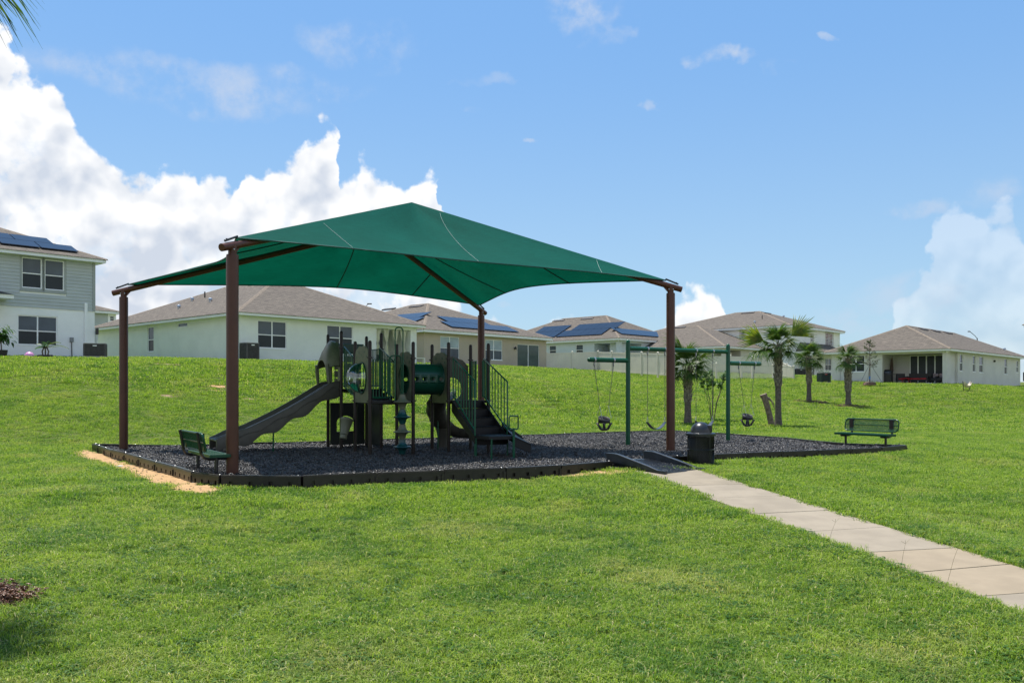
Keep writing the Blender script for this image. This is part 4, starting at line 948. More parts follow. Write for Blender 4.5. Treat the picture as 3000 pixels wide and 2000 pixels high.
m = MB(); q = [Vector((a0.x, a0.y, .50)), Vector((a1.x, a1.y, .30)), Vector((b1.x, b1.y, .36)), Vector((b0.x, b0.y, .72))]; m.add(q + [v_ - Vector((0, 0, .04)) for v_ in q], [(0, 1, 2, 3), (7, 6, 5, 4), (0, 4, 5, 1), (1, 5, 6, 2), (2, 6, 7, 3), (3, 7, 4, 0)]); m.build('tread', m_deck, play)
# entry panel and curved slide behind the right deck
plate([(2.12, 1.28), (3.06, 1.28), (3.06, 2.2), (2.9, 2.36), (2.59, 2.46), (2.28, 2.36), (2.12, 2.2)], 'y', 1.1, .045, m_taupe, 'entry_panel', (2.59, 1.60, .30))
rings = []; CP = [Vector(v_) for v_ in ((2.50, 1.10, 1.33), (2.45, 1.38, 1.27), (2.43, 1.66, 1.02), (2.52, 1.96, .74), (2.76, 2.22, .50), (3.10, 2.34, .34), (3.42, 2.32, .28), (3.68, 2.22, .27))]
def cr(P_, t):
    i = min(int(t), len(P_) - 2); f = t - i; p0, p1, p2, p3 = P_[max(i - 1, 0)], P_[i], P_[i + 1], P_[min(i + 2, len(P_) - 1)]
    return .5 * ((2 * p1) + (p2 - p0) * f + (2 * p0 - 5 * p1 + 4 * p2 - p3) * f * f + (3 * p1 - p0 - 3 * p2 + p3) * f ** 3)
for i in range(43):
    t = i / 6; t = min(t, 6.999); p = cr(CP, t); tg = (cr(CP, min(t + .05, 6.999)) - cr(CP, max(t - .05, 0))).normalized(); sv = Vector((tg.y, -tg.x, 0)).normalized(); nv = sv.cross(tg).normalized()
    if nv.z < 0: nv = -nv
    hh = .27 + .015 * sin(i * 1.3)
    rings.append([p + sv * (hh * cos(pi * q / 10)) + nv * (.22 - .27 * sin(pi * q / 10)) for q in range(11)] + [p + sv * (.235 * cos(pi * q / 10)) + nv * (.22 - .235 * sin(pi * q / 10)) for q in range(10, -1, -1)])
m = MB(); m.ring(rings); cs = m.build('curved_slide', m_taupe, play, 40)
m = MB(); m.lathe([(.15, -.05), (.13, .2), (.2, .52)], (2.72, 2.0, 0), 14); m.build('slide_foot', m_taupe, cs, 40)
v = lp(1283, 1300, 23.6); m = MB(); m.tube([(v.x, v.y, -.1), (v.x, v.y, .75)], .019, 8); m.build('slide_leg', m_green, cs)
# clear bubble low on the stair side barrier
m = MB(); m.lathe([(.10, 0)] + [(.10 * cos(a), .10 * sin(a)) for a in [radians(q) for q in (20, 45, 70, 88)]], (2.6, 1.06, 1.50), 16, Matrix.Rotation(pi / 2, 4, 'X')); m.build('small_bubble', bpy.data.materials['clear_plastic_bubble'], play, 60)

# ------------------------------------------------------------ houses
def house(name, label, cpx, cpy, dist, th, LRn, LLn, ze_drop, zg, pitch, wallm, oh=.45, walls=None, upper=None, cat='house', right_anchor=False, split=None, ridge=True):
    """C is the near eave corner; u runs along the right-hand wall, v along the left-hand wall"""
    th = radians(th); u = Vector((cos(th), sin(th), 0)); v = Vector((-sin(th), cos(th), 0))
    C = D(cpx, cpy, dist); zt_ = C.z; C = Vector((C.x, C.y, 0))
    if right_anchor: C = C - u * LRn
    h = thing(name, label, cat, (C.x, C.y, zg), th)
    H = dict(o=h, C=C, u=u, v=v, oh=oh, zt=zt_ - zg, zg=zg, L=(LRn, LLn), pitch=pitch, ze=zt_ - ze_drop - zg, wallm=wallm)
    return H
def on_wall(H, w, x, y, depth=0.):
    """photo point -> (s, z) on the house's R or L wall (local)"""
    r = Vector(((x - 1500) / F_PX, 1, 0)); o = H['C'] + (H['v'] if w == 'R' else H['u']) * (H['oh'] + depth); d = H['u'] if w == 'R' else H['v']
    # t*r = o + s*d
    det = r.x * (-d.y) + d.x * r.y; t = (o.x * (-d.y) + d.x * o.y) / det; s = (r.x * o.y - r.y * o.x) / det
    s = -s if False else s
    # verify orientation
    p = o + d * s
    if abs(p.x - t * r.x) > 1e-3: s = -s
    return s, CAM_Z - (y - HOR) * t / F_PX - H['zg']
def fnR(H): oh = H['oh']; return lambda s, z, d: Vector((s, oh + d, z))
def fnL(H): oh = H['oh']; return lambda s, z, d: Vector((oh + d, s, z))
def window(H, fn, s0, s1, z0, z1, nx, ny, dep=.09, panes=None, trim=None, bar=.05, name='window'):
    if s0 > s1: s0, s1 = s1, s0
    if z0 > z1: z0, z1 = z1, z0
    m = MB(); b = bar; h = H['o']
    m.fbox(fn, s0, s1, z1 - b, z1, dep - .05, dep); m.fbox(fn, s0, s1, z0, z0 + b, dep - .05, dep); m.fbox(fn, s0, s0 + b, z0 + b, z1 - b, dep - .05, dep); m.fbox(fn, s1 - b, s1, z0 + b, z1 - b, dep - .05, dep)
    for i in range(1, nx): x = s0 + (s1 - s0) * i / nx; m.fbox(fn, x - b * .7, x + b * .7, z0 + b, z1 - b, dep - .048, dep)
    for j in range(1, ny):
        z = z0 + (z1 - z0) * (1 - j / ny * (1.04 if ny == 2 else 1)); m.fbox(fn, s0 + b, s1 - b, z - b * .5, z + b * .5, dep - .046, dep)
    wo = m.build(name, m_white, h)
    panes = panes or [m_glass, m_glassd]
    for i in range(nx):
        for j in range(ny):
            xa = s0 + (s1 - s0) * i / nx; xb = s0 + (s1 - s0) * (i + 1) / nx; zb_ = z1 - (z1 - z0) * (j + 1) / ny; za = z1 - (z1 - z0) * j / ny
            mp = MB(); mp.fbox(fn, xa + .01, xb - .01, zb_ + .01, za - .01, dep - .022 + .004 * j, dep - .012 + .004 * j); mp.build('pane', panes[j % len(panes)], wo)
    if trim:
        t = trim[0]; m = MB(); m.fbox(fn, s0 - t, s1 + t, z1, z1 + t, -.025, .0); m.fbox(fn, s0 - t, s1 + t, z0 - t, z0, -.025, .0); m.fbox(fn, s0 - t, s0, z0, z1, -.025, 0); m.fbox(fn, s1, s1 + t, z0, z1, -.025, 0)
        m.build('trim', trim[1], wo)
    else:
        m = MB(); m.fbox(fn, s0 - .03, s1 + .03, z0 - .05, z0, -.02, dep); m.build('sill', m_trim, wo)
    return wo
def finish_house(H, winR=(), winL=(), openR=(), openL=(), plank=None, base=-.7, sunk=0):
    oh = H['oh']; LR_, LL_ = H['L']; h = H['o']; ze = H['ze'] - sunk; zt_ = H['zt']
    for w, wins, ops, LN, fn in (('R', winR, openR, LR_, fnR(H)), ('L', winL, openL, LL_, fnL(H))):
        holes = []; W_ = []
        for it in wins:
            x0, y0, x1, y1, nx, ny = it[:6]; kw = it[6] if len(it) > 6 else {}
            s0, zA = on_wall(H, w, x0, y0); s1, zB = on_wall(H, w, x1, y1); s0, zA2 = on_wall(H, w, x0, y0)
            # heights from the middle column
            sm, z1 = on_wall(H, w, (x0 + x1) / 2, y0); sm, z0 = on_wall(H, w, (x0 + x1) / 2, y1)
            a, b = sorted((s0, s1)); z1 = min(z1, ze - .06); holes.append((a, b, z0, z1, .11)); W_.append((a, b, z0, z1, nx, ny, kw))
        for it in ops:
            x0, y0, x1, y1, dep = it[:5]; s0, _ = on_wall(H, w, x0, y0); s1, _ = on_wall(H, w, x1, y1); sm, z1 = on_wall(H, w, (x0 + x1) / 2, y0); sm, z0 = on_wall(H, w, (x0 + x1) / 2, y1)
            a, b = sorted((s0, s1)); holes.append((a, b, z0, min(z1, ze - .05), dep) + tuple(it[5:6])); H.setdefault('open' + w, []).append((a, b, z0, min(z1, ze - .05), dep))
        m = MB(); m.wall(fn, oh, LN - oh, base, ze, holes)
        o = m.build('wall', H['wallm'], h)
        for a, b, z0, z1, nx, ny, kw in W_: window(H, fn, a, b, z0, z1, nx, ny, **kw)
    m = MB()                                              # the two far walls
    m.quad((LR_ - oh, oh, base), (LR_ - oh, LL_ - oh, base), (LR_ - oh, LL_ - oh, ze), (LR_ - oh, oh, ze)); m.quad((oh, LL_ - oh, base), (LR_ - oh, LL_ - oh, base), (LR_ - oh, LL_ - oh, ze), (oh, LL_ - oh, ze)); m.build('wall', H['wallm'], h)
    # soffit, fascia
    m = MB(); m.box((.02, .02, ze), (LR_ - .02, LL_ - .02, ze + .03)); m.build('soffit', m_trim, h)
    for a, b in (((0, 0), (LR_, .03)), ((0, LL_ - .03), (LR_, LL_)), ((0, .03), (.03, LL_ - .03)), ((LR_ - .03, .03), (LR_, LL_ - .03))):
        m = MB(); m.box((a[0], a[1], ze), (b[0], b[1], zt_)); m.build('fascia', m_trim, h)
    # hip roof
    hw = min(LR_, LL_) / 2; top = zt_ + hw * H['pitch']; e = .05
    if LL_ >= LR_: r0, r1 = Vector((hw, hw, top)), Vector((hw, LL_ - hw, top))
    else: r0, r1 = Vector((hw, hw, top)), Vector((LR_ - hw, hw, top))
    c = [Vector((-e, -e, zt_)), Vector((LR_ + e, -e, zt_)), Vector((LR_ + e, LL_ + e, zt_)), Vector((-e, LL_ + e, zt_))]
    if LL_ >= LR_: fc = [(c[0], c[1], r0), (c[1], c[2], r1, r0), (c[2], c[3], r1), (c[3], c[0], r0, r1)]
    else: fc = [(c[0], c[1], r1, r0), (c[1], c[2], r1), (c[2], c[3], r0, r1), (c[3], c[0], r0)]
    m = MB(); uvs = []
    for f in fc:
        m.quad(*f); ed = (f[1] - f[0]).normalized(); nn = ed.cross(f[2] - f[0]).normalized(); up_ = nn.cross(ed)
        uvs += [((p - f[0]).dot(ed), (p - f[0]).dot(up_)) for p in f]
    k = len(m.v); m.add([(p.x, p.y, zt_ - .03) for p in c], [(0, 1, 2, 3)]); uvs += [(0, 0)] * 4
    me = m.mesh('roof', m_roof, 0, False); uvl = me.uv_layers.new(name='UVMap')
    for li, l in enumerate(me.loops): uvl.data[li].uv = uvs[l.vertex_index]
    rf = place('roof', me, h)
    hips = [(c[0], r0), (c[1], r0 if LL_ >= LR_ else r1), (r0, r1)] + [(c[2], r1), (c[3], r1 if LL_ >= LR_ else r0)]
    m = MB()
    for a, b in hips:
        d = (b - a).normalized(); s = d.cross(Vector((0, 0, 1))).normalized() * .13; up_ = Vector((0, 0, .035)); n = max(3, int((b - a).length / .35))
        m.ring([[a + s - up_, a + up_, a - s - up_], [b + s - up_, b + up_, b - s - up_]], True)
    me = m.mesh('ridge_cap', m_roof2, 0, False); me.uv_layers.new(name='UVMap')
    for li, l in enumerate(me.loops): co = me.vertices[l.vertex_index].co; me.uv_layers[0].data[li].uv = (co.x * .8, co.y + co.z)
    place('ridge_cap', me, rf)
    H.update(r0=r0, r1=r1, top=top, roof=rf); return H
def roof_pt(H, face, s, q, lift=.0):                      # s along the eave, q horizontal distance up the slope
    z = H['zt'] + q * H['pitch'] + lift
    return Vector((s, q, z)) if face == 'R' else Vector((q, s, z))
def roof_solve(H, face, x, y):                             # photo point -> (s,q) on the roof plane
    u, v = (H['u'], H['v']) if face == 'R' else (H['v'], H['u'])
    # camera ray t*(rx,1), z = CAM_Z-(y-HOR)*t/F ; plane z = zt+zg+q*pitch
    rx = (x - 1500) / F_PX; kz = -(y - HOR) / F_PX; C = H['C']
    A = np.array([[u.x, v.x, -rx], [u.y, v.y, -1.], [0, H['pitch'], -kz]]); b = np.array([-C.x, -C.y, CAM_Z - H['zt'] - H['zg']])
    s, q, t = np.linalg.solve(A, b); return s, q
SOL = {}
def solar(H, face, s0, q0, n, w=1.03, d=1.55, gap=.02, lift=.14):
    for k in range(n):
        a = s0 + k * (w + gap); m = MB(); cs_ = [roof_pt(H, face, a, q0, lift), roof_pt(H, face, a + w, q0, lift), roof_pt(H, face, a + w, q0 + d, lift), roof_pt(H, face, a, q0 + d, lift)]
        dn_ = Vector((0, 0, -.045)); m.add(cs_ + [c_ + dn_ for c_ in cs_], [(0, 1, 2, 3), (7, 6, 5, 4), (0, 4, 5, 1), (1, 5, 6, 2), (2, 6, 7, 3), (3, 7, 4, 0)])
        o = m.build('solar_panel', m_solar, H['o'])
        m = MB()
        for f in (.2, .8):
            p = roof_pt(H, face, a + w * f, q0 + .05, 0); m.box(p - Vector((.02, .02, .02)), p + Vector((.02, .02, .12)))
        if k % 2 == 0: m.build('mount', m_solarf, o)
m_vent = mat('dark_roof_vent', (.04, .035, .035), .6)
def ridge_vent(H, face, s, q, w=1.3):
    a, b, c, d = roof_pt(H, face, s, q, .10), roof_pt(H, face, s + w, q, .10), roof_pt(H, face, s + w, q + .45, .06), roof_pt(H, face, s, q + .45, .06)
    m = MB(); dn_ = Vector((0, 0, -.12)); m.add([a, b, c, d] + [x_ + dn_ for x_ in (a, b, c, d)], [(0, 1, 2, 3), (7, 6, 5, 4), (0, 4, 5, 1), (1, 5, 6, 2), (2, 6, 7, 3), (3, 7, 4, 0)]); m.build('roof_vent', m_vent, H['roof'])
def pipe_vent(H, face, x, y, kind='cap'):
    s, q = roof_solve(H, face, x, y); p = roof_pt(H, face, s, q); m = MB()
    if kind == 'cap': m.lathe([(.09, -.05), (.09, .12), (.15, .14), (.12, .24), (.05, .28)], p, 12); m.build('vent_cap', m_steel, H['roof'], 40)
    else: m.tube([p, p + Vector((0, 0, .42))], .05, 8); m.build('vent_pipe', m_dark, H['roof'])

m_wA = mat_wall('pale_stucco', (.86, .86, .83)); m_sidA = mat('blue_grey_siding', (.44, .47, .455), .6, var=.05, vscale=.9, bump=.1, bscale=30); m_trimA = mat('grey_trim', (.33, .35, .33), .6, var=.04)
m_wB = mat_wall('sage_stucco', (.76, .78, .70)); m_wC = mat_wall('taupe_stucco', (.46, .39, .30)); m_wD = mat_wall('light_blue_stucco', (.56, .62, .63)); m_wE = mat_wall('grey_beige_stucco', (.58, .55, .47))
m_wF = mat_wall('cream_white_siding', (.86, .85, .80)); m_wG = mat_wall('grey_stucco', (.63, .61, .56))

# house A: two storeys, at the left edge
HA = house('two_storey_house', 'two storey house at the left edge, blue-grey siding over white stucco', 311, 761, 50.4, 47.5, 14, 15, .19, 3.42, .42, m_wA, right_anchor=True)
zsplit = on_wall(HA, 'R', 288, 913)[1]
trimA = dict(trim=(.10, m_trimA))
wa = [(64, 755, 123, 844, 1, 2, dict(trim=(.12, m_trimA))), (131, 762, 188, 850, 1, 2, dict(trim=(.12, m_trimA))), (52, 925, 168, 1011, 2, 2)]
finish_house(HA, winR=wa)
LRA = 14; hA = HA['o']; ohA = HA['oh']; fn = fnR(HA)
# siding boards, each a piece, cut around the window block
s_a = on_wall(HA, 'R', 57, 800)[0]; s_b = on_wall(HA, 'R', 194, 800)[0]; z_b = on_wall(HA, 'R', 125, 856)[1]; z_t = on_wall(HA, 'R', 125, 748)[1]
z = zsplit; npl = 15; bh = (HA['ze'] - zsplit) / npl; sv = on_wall(HA, 'R', -60, 800)[0]
for k in range(npl):
    z0, z1 = zsplit + k * bh, zsplit + (k + 1) * bh
    spans = [(sv, LRA - ohA - .13)] if (z1 < z_b or z0 > z_t) else [(sv, s_a), (s_b, LRA - ohA - .13)]
    for a, b in spans:
        m = MB(); q = [fn(a, z0, -.045), fn(b, z0, -.045), fn(b, z1 + .012, -.018), fn(a, z1 + .012, -.018), fn(a, z0, 0), fn(b, z0, 0), fn(b, z1, 0), fn(a, z1, 0)]
        m.add(q, [(0, 1, 2, 3), (7, 6, 5, 4), (0, 4, 5, 1), (1, 5, 6, 2), (2, 6, 7, 3), (3, 7, 4, 0)]); m.build('siding_board', m_sidA, hA)
m = MB(); m.fbox(fn, LRA - ohA - .13, LRA - ohA + .02, zsplit, HA['ze'], -.06, .02); m.build('corner_trim', m_trimA, hA)
m = MB(); sA0 = on_wall(HA, 'R', 123, 800)[0]; sA1 = on_wall(HA, 'R', 131, 800)[0]
m.fbox(fn, s_a, s_b, z_b - .02, z_b + .04, -.052, 0); m.fbox(fn, sA0 + .1, sA1 - .1, z_b, z_t, -.03, 0) if sA1 - sA0 > .25 else None; m.build('window_surround', m_trimA, hA)
a, zt1 = on_wall(HA, 'R', 246, 890); b, _ = on_wall(HA, 'R', 254, 890); m = MB(); m.fbox(fn, a, b, -.1, zt1, -.12, 0); m.fbox(fn, a, b, zt1, zt1 + .05, -.10, 0); m.build('line_cover', m_wA, hA)
a, z1 = on_wall(HA, 'R', 204, 988); b, z0 = on_wall(HA, 'R', 214, 1002); m = MB(); m.fbox(fn, a, b, z0, z1, -.10, 0); cbx = m.build('switch_box', mat('box_grey', (.22, .23, .23), .5), hA)
m = MB(); m.tube([fn((a + b) / 2, z0, -.04), fn((a + b) / 2 + .02, -.1, -.04)], .022, 6); m.build('conduit', m_dark, cbx)
a, z1 = on_wall(HA, 'R', 279, 962); b, z0 = on_wall(HA, 'R', 286, 980); m = MB(); m.fbox(fn, a, b, z0, z1, -.16, 0); cbx = m.build('timer_box', m_black, hA, bevel=.01)
m = MB(); m.tube([fn((a + b) / 2, z0, -.05), fn((a + b) / 2 + .05, z0 - .8, -.05)], .012, 6); m.build('cable', m_white, cbx)
a = on_wall(HA, 'R', 17, 880)[0]; m = MB(); m.box((a - 5, ohA - 1.2, zsplit + .28), (a, ohA - .02, zsplit + .48)); pr_ = m.build('porch_roof', m_trim, hA)
m = MB(); m.add([(a - 5, ohA - 1.25, zsplit + .48), (a + .04, ohA - 1.25, zsplit + .48), (a - .35, ohA - .02, zsplit + .75), (a - 5, ohA - .02, zsplit + .75)], [(0, 1, 2, 3)]); m.build('porch_shingles', m_vent, pr_)
# solar on A: landscape panels, two rows
s_r, q_r = roof_solve(HA, 'R', 231, 744)
for k in range(4): solar(HA, 'R', s_r - 1.95 * (k + 1) - .03 * k, max(q_r, .22), 1, 1.93, 1.0)
for k in range(4): solar(HA, 'R', s_r - .95 - 1.95 * (k + 1) - .03 * k, max(q_r, .22) + 1.04, 1, 1.93, 1.0)

HB = house('sage_house', 'single storey sage green house with a curtained corner porch behind the left brown posts', 694, 912, 51.4, 47.3, 14.5, 20.5, .17, 3.34, .44, m_wB)
finish_house(HB, winR=[(755, 940, 840, 1020, 2, 2), (958, 954, 1034, 1024, 2, 2)], winL=[(432, 957, 450, 1030, 1, 2), (520, 942, 549, 957.5, 1, 1)], openR=[(1103, 964, 1203, 1066, 2.4)])
for x, y in ((524, 905), (616, 886), (564, 878)): pass
pipe_vent(HB, 'L', 524, 904); pipe_vent(HB, 'L', 563, 882); pipe_vent(HB, 'L', 616, 884); pipe_vent(HB, 'L', 600, 872, 'pipe')
ridge_vent(HB, 'L', 7.9, 6.2); 
m_curt = leafmat('white_curtain', (.88, .86, .82), (.80, .77, .72), 2., .3, rough=.9)
a_, b_, z0_, z1_, dp_ = HB['openR'][0]
for f, hw_ in ((.09, .30), (.34, .24), (.60, .24), (.84, .26)):
    m = MB(); rings = []; cxs = a_ + (b_ - a_) * f; n = 26
    for zz, ww, am in ((z1_ - .02, hw_ * 1.15, .03), (z1_ - .35, hw_ * .85, .035), (z1_ - .8, hw_ * .35, .03), (z1_ - .98, hw_ * .16, .02), (z1_ - 1.2, hw_ * .42, .035), (z1_ - 1.75, hw_ * .62, .045)):
        rings.append([(cxs - ww + 2 * ww * i / n + (.10 * (z1_ - zz) * .3), HB['oh'] + .22 + am * sin(i * 1.9 + f * 9), zz) for i in range(n + 1)])
    m.ring(rings, False, False, False); m.build('curtain', m_curt, HB['o'], 80)
fnB = fnR(HB); window(HB, fnB, a_ + .5, a_ + 2.2, z0_ + .1, z0_ + 2.1, 2, 1, dep=2.38, panes=[m_slider], name='porch_door')

HCc = house('tan_house', 'single storey tan house with solar panels and a sliding door behind the play structure', 1241.6, 963, 72., 48.6, 16.6, 19, .23, 3.80, .385, m_wC)
bl = dict(panes=[m_blind, m_glass])
finish_house(HCc, winR=[(1290, 986, 1346, 1050, 2, 2, bl), (1422, 995, 1472, 1054, 2, 2, bl), (1516, 1009, 1580, 1078, 2, 1, dict(panes=[m_slider]))])
s_, q_ = roof_solve(HCc, 'R', 1324, 961); q_ = max(.35, q_)
solar(HCc, 'R', s_, q_, 8, 1.06, 1.45); solar(HCc, 'R', s_ + 1.05, q_ + 1.50, 5, 1.06, 1.45)
s_, q_ = roof_solve(HCc, 'L', 1210, 945)
solar(HCc, 'L', 3.2, 1.7, 5, 1.05, 1.45); solar(HCc, 'L', 4.0, 3.2, 4, 1.05, 1.45)
ridge_vent(HCc, 'L', 8.3, 7.3, 1.6); ridge_vent(HCc, 'L', 12.2, 7.3, 1.6)
m = MB(); a, z = on_wall(HCc, 'R', 1507, 1019); m.lathe([(.10, -.13), (.12, .0), (.05, .12)], fnR(HCc)(a, z, -.14), 10); m.build('wall_light', m_black, HCc['o'])

HD = house('light_blue_house', 'single storey light blue house with large roof solar arrays behind the vinyl fence', 1815, 989, 95., 47.4, 13.5, 20, .22, 4.45, .47, m_wD)
finish_house(HD, winR=[(1913, 1012, 1953, 1040, 2, 1, dict(panes=[m_glassd]))], winL=[(1609, 1012, 1629, 1040, 1, 2), (1687, 1009, 1708, 1040, 1, 2)], openL=[(1741, 1005, 1805, 1058, 2.6)], openR=[(1822, 1005, 1879, 1056, 1.6)])
a, b, z0, z1, dp = HD['openL'][0]; window(HD, fnL(HD), a + .6, b - .5, z0 + .15, z0 + 2.1, 2, 1, dep=2.56, panes=[m_glassd], name='porch_door')
s1_, q1_ = roof_solve(HD, 'L', 1722, 986); 
for r_, (s0_, n_) in enumerate(((4.2, 11), (2.9, 8))): pass
solar(HD, 'L', 3.1, .9, 6, 1.06, 1.6); solar(HD, 'L', 2.2, 2.55, 6, 1.06, 1.6); solar(HD, 'L', 9.8, .9, 5, 1.06, 1.6); solar(HD, 'L', 9.8, 2.55, 4, 1.06, 1.6)
solar(HD, 'R', 1.7, .9, 9, 1.06, 1.55)
ridge_vent(HD, 'L', 8.2, 5.9, 1.7); ridge_vent(HD, 'L', 12.6, 5.9, 1.7)

HE = house('grey_beige_house', 'single storey grey beige house with a plain hip roof behind the right swing post', 2124, 1012, 92., 48, 15.2, 19, .22, 3.62, .375, m_wE)
finish_house(HE, winR=[(2195, 1031, 2224, 1052, 2, 1, dict(panes=[m_blind])), (2260, 1036, 2273, 1054, 1, 1, dict(panes=[m_slider]))], openR=[(2139, 1026, 2170, 1058, 2.2)], openL=[(2068, 1032, 2113, 1058, 2.2)])
ridge_vent(HE, 'L', 9, 7.0, 1.8); ridge_vent(HE, 'L', 14.5, 7.0, 1.8)

HF = house('white_two_storey_house', 'white two storey house with cream siding behind the tall palm', 2316, 951, 97., 47.6, 14.8, 18, .24, 3.39, .325, m_wF)
tf = dict(trim=(.14, mat('beige_window_trim', (.45, .41, .36), .6)))
finish_house(HF, winL=[(2170, 967, 2182, 989, 1, 2, tf)], winR=[(2376, 982, 2383, 1000, 1, 2, tf), (2419, 974, 2440, 1012, 2, 2, dict(tf, panes=[m_pinkblind, mat_glass('dark_red_glass', (.07, .03, .03))])), (2418, 1050, 2436, 1085, 2, 2), (2341, 1044, 2353, 1080, 1, 1, dict(panes=[m_blind])), (2354, 1050, 2386, 1103, 2, 1, dict(panes=[m_glassd], name='sliding_door'))])
m = MB(); fF = fnR(HF); zs_ = on_wall(HF, 'R', 2330, 1025)[1]; nb_ = 14
for k in range(nb_):
    z = zs_ + (HF['ze'] - zs_) * k / nb_
    m.fbox(fF, HF['oh'], 14.8 - HF['oh'], z, z + .03, -.03, 0.); m.fbox(fnL(HF), HF['oh'], 17.5, z, z + .03, -.03, 0.)
sdg = m.build('siding_laps', m_wF, HF['o']); sdg['kind'] = 'stuff'
a, z1 = on_wall(HF, 'R', 2332, 1010); b, z0 = on_wall(HF, 'R', 2440, 1033); zz0 = on_wall(HF, 'R', 2385, 1033)[1]
m = MB(); m.box((a, HF['oh'] - 1.8, zz0 - .2), (b, HF['oh'] - .01, zz0)); pr_ = m.build('porch_roof', m_trim, HF['o'])
m = MB(); m.add([(a - .1, HF['oh'] - 1.9, zz0 + .005), (b + .1, HF['oh'] - 1.9, zz0 + .005), (b - 1.0, HF['oh'] - .03, zz0 + 1.05), (a + 1.0, HF['oh'] - .03, zz0 + 1.05), (b + .1, HF['oh'] - .03, zz0 + .005), (a - .1, HF['oh'] - .03, zz0 + .005)], [(0, 1, 2, 3), (1, 4, 2), (0, 3, 5)]); me_ = m.mesh('porch_shingles', m_roof, 0, False); uvl = me_.uv_layers.new(name='UVMap')
for li, l in enumerate(me_.loops): co = me_.vertices[l.vertex_index].co; uvl.data[li].uv = (co.x, co.y + co.z)
place('porch_shingles', me_, pr_)
for xx in (a + .1, b - .3): m = MB(); m.box((xx, HF['oh'] - 1.75, -.2), (xx + .25, HF['oh'] - 1.5, zz0 - .2)); m.build('porch_post', m_wF, HF['o'])
ridge_vent(HF, 'L', 7.8, 6.6, 1.6); ridge_vent(HF, 'R', 6.6, 6.3, 1.7); pipe_vent(HF, 'L', 2211, 946); pipe_vent(HF, 'R', 2353, 945); pipe_vent(HF, 'R', 2296, 930); pipe_vent(HF, 'L', 2233, 934, 'pipe')

HG = house('grey_house', 'single storey grey house at the right with a covered corner patio and brown hip roof', 2785, 1020, 71.7, 47.4, 24, 10.4, .18, 2.12, .455, m_wG)
finish_house(HG, winL=[(2482, 1041, 2533, 1089, 2, 2, dict(panes=[m_glassd]))], openL=[(2585, 1036, 2761, 1123, 2.5, 'a')],
             winR=[(2812, 1037, 2821, 1087, 1, 2), (2850, 1041.5, 2858, 1089, 1, 2), (2869, 1044, 2881, 1091, 1, 2), (2943, 1051, 2951, 1096, 1, 2), (2978, 1056, 2984, 1091, 1, 2)], openR=[(2784.5, 1029, 2805.5, 1121, .2)])
for s__ in (7.5, 11, 14.5): ridge_vent(HG, 'R', s__, 4.5, 1.4)
pipe_vent(HG, 'R', 2943, 1027)
aG, bG, z0G, z1G, dG = HG['openL'][0]; fG = fnL(HG)
a, b = on_wall(HG, 'L', 2665, 1080, 2.4)[0], on_wall(HG, 'L', 2764, 1080, 2.4)[0]
window(HG, fG, min(a, b) - .0, max(a, b), z0G + .04, z0G + 2.42, 4, 1, dep=2.46, panes=[m_glassd], name='sliding_door', bar=.07)
m = MB(); m.box((HG['oh'] + .01, .50, z0G - .35), (HG['oh'] + 2.48, bG, z0G - .004)); m.build('patio_slab', m_conc, HG['o'])
m = MB()
for q in ((.36, .42), (.42, .36)): m.lathe([(.05, -.06), (.06, .0), (.03, .06)], (q[0], q[1], HG['ze'] - .08), 8)
m.build('eave_light', m_white, HG['o'])
fR_ = fnR(HG); a, z = on_wall(HG, 'R', 2911, 1056); m = MB(); m.lathe([(.07, -.15), (.11, .0), (.04, .05)], fR_(a, z, -.08), 8); m.build('wall_light', m_ac, HG['o'])
a, z = on_wall(HG, 'R', 2997, 1090); m = MB(); m.fbox(fR_, a, a + .5, z - .9, z, -.15, 0); m.build('meter_box', m_ac, HG['o'])
a, z = on_wall(HG, 'L', 2462, 1082); m = MB(); m.fbox(fG, a - .12, a + .12, z - .12, z + .12, -.08, 0); mb_ = m.build('hose_box', m_trimA, HG['o']); m = MB(); m.tube([fG(a, z, -.03), fG(a, z - 1.2, -.03), fG(a + .15, -.05, -.05)], .02, 6); m.build('conduit', m_trimA, mb_)

HA2 = house('far_two_storey_house', 'distant two storey blue-grey house peeking between the white stucco house and the sage house', 352, 913, 88, 47.5, 13, 14, .25, 3.7, .33, m_sidA, right_anchor=True)
# its right end corner shows beside the post
finish_house(HA2, winR=[(322, 926, 334, 940, 1, 2, dict(trim=(.2, m_white)))])
HH_ = house('edge_house', 'eave corner of a white house just at the right edge of the photo', 3560, 926, 52.5, 47.4, 12, 10, .16, 2.9, .4, m_wF)
finish_house(HH_)
m = MB(); g0 = Vector((.0, -.10, HH_['zt'])); m.box((-.12, -.12, HH_['zt'] - .12), (12, -.03, HH_['zt'] + .02)); m.tube([(.35, -.05, HH_['zt'] - .1), (.35, .1, HH_['zt'] - .35), (.40, .42, HH_['zt'] - .5), (.40, .42, -.3)], .05, 8); m.build('gutter', m_trim, HH_['o'], 50)

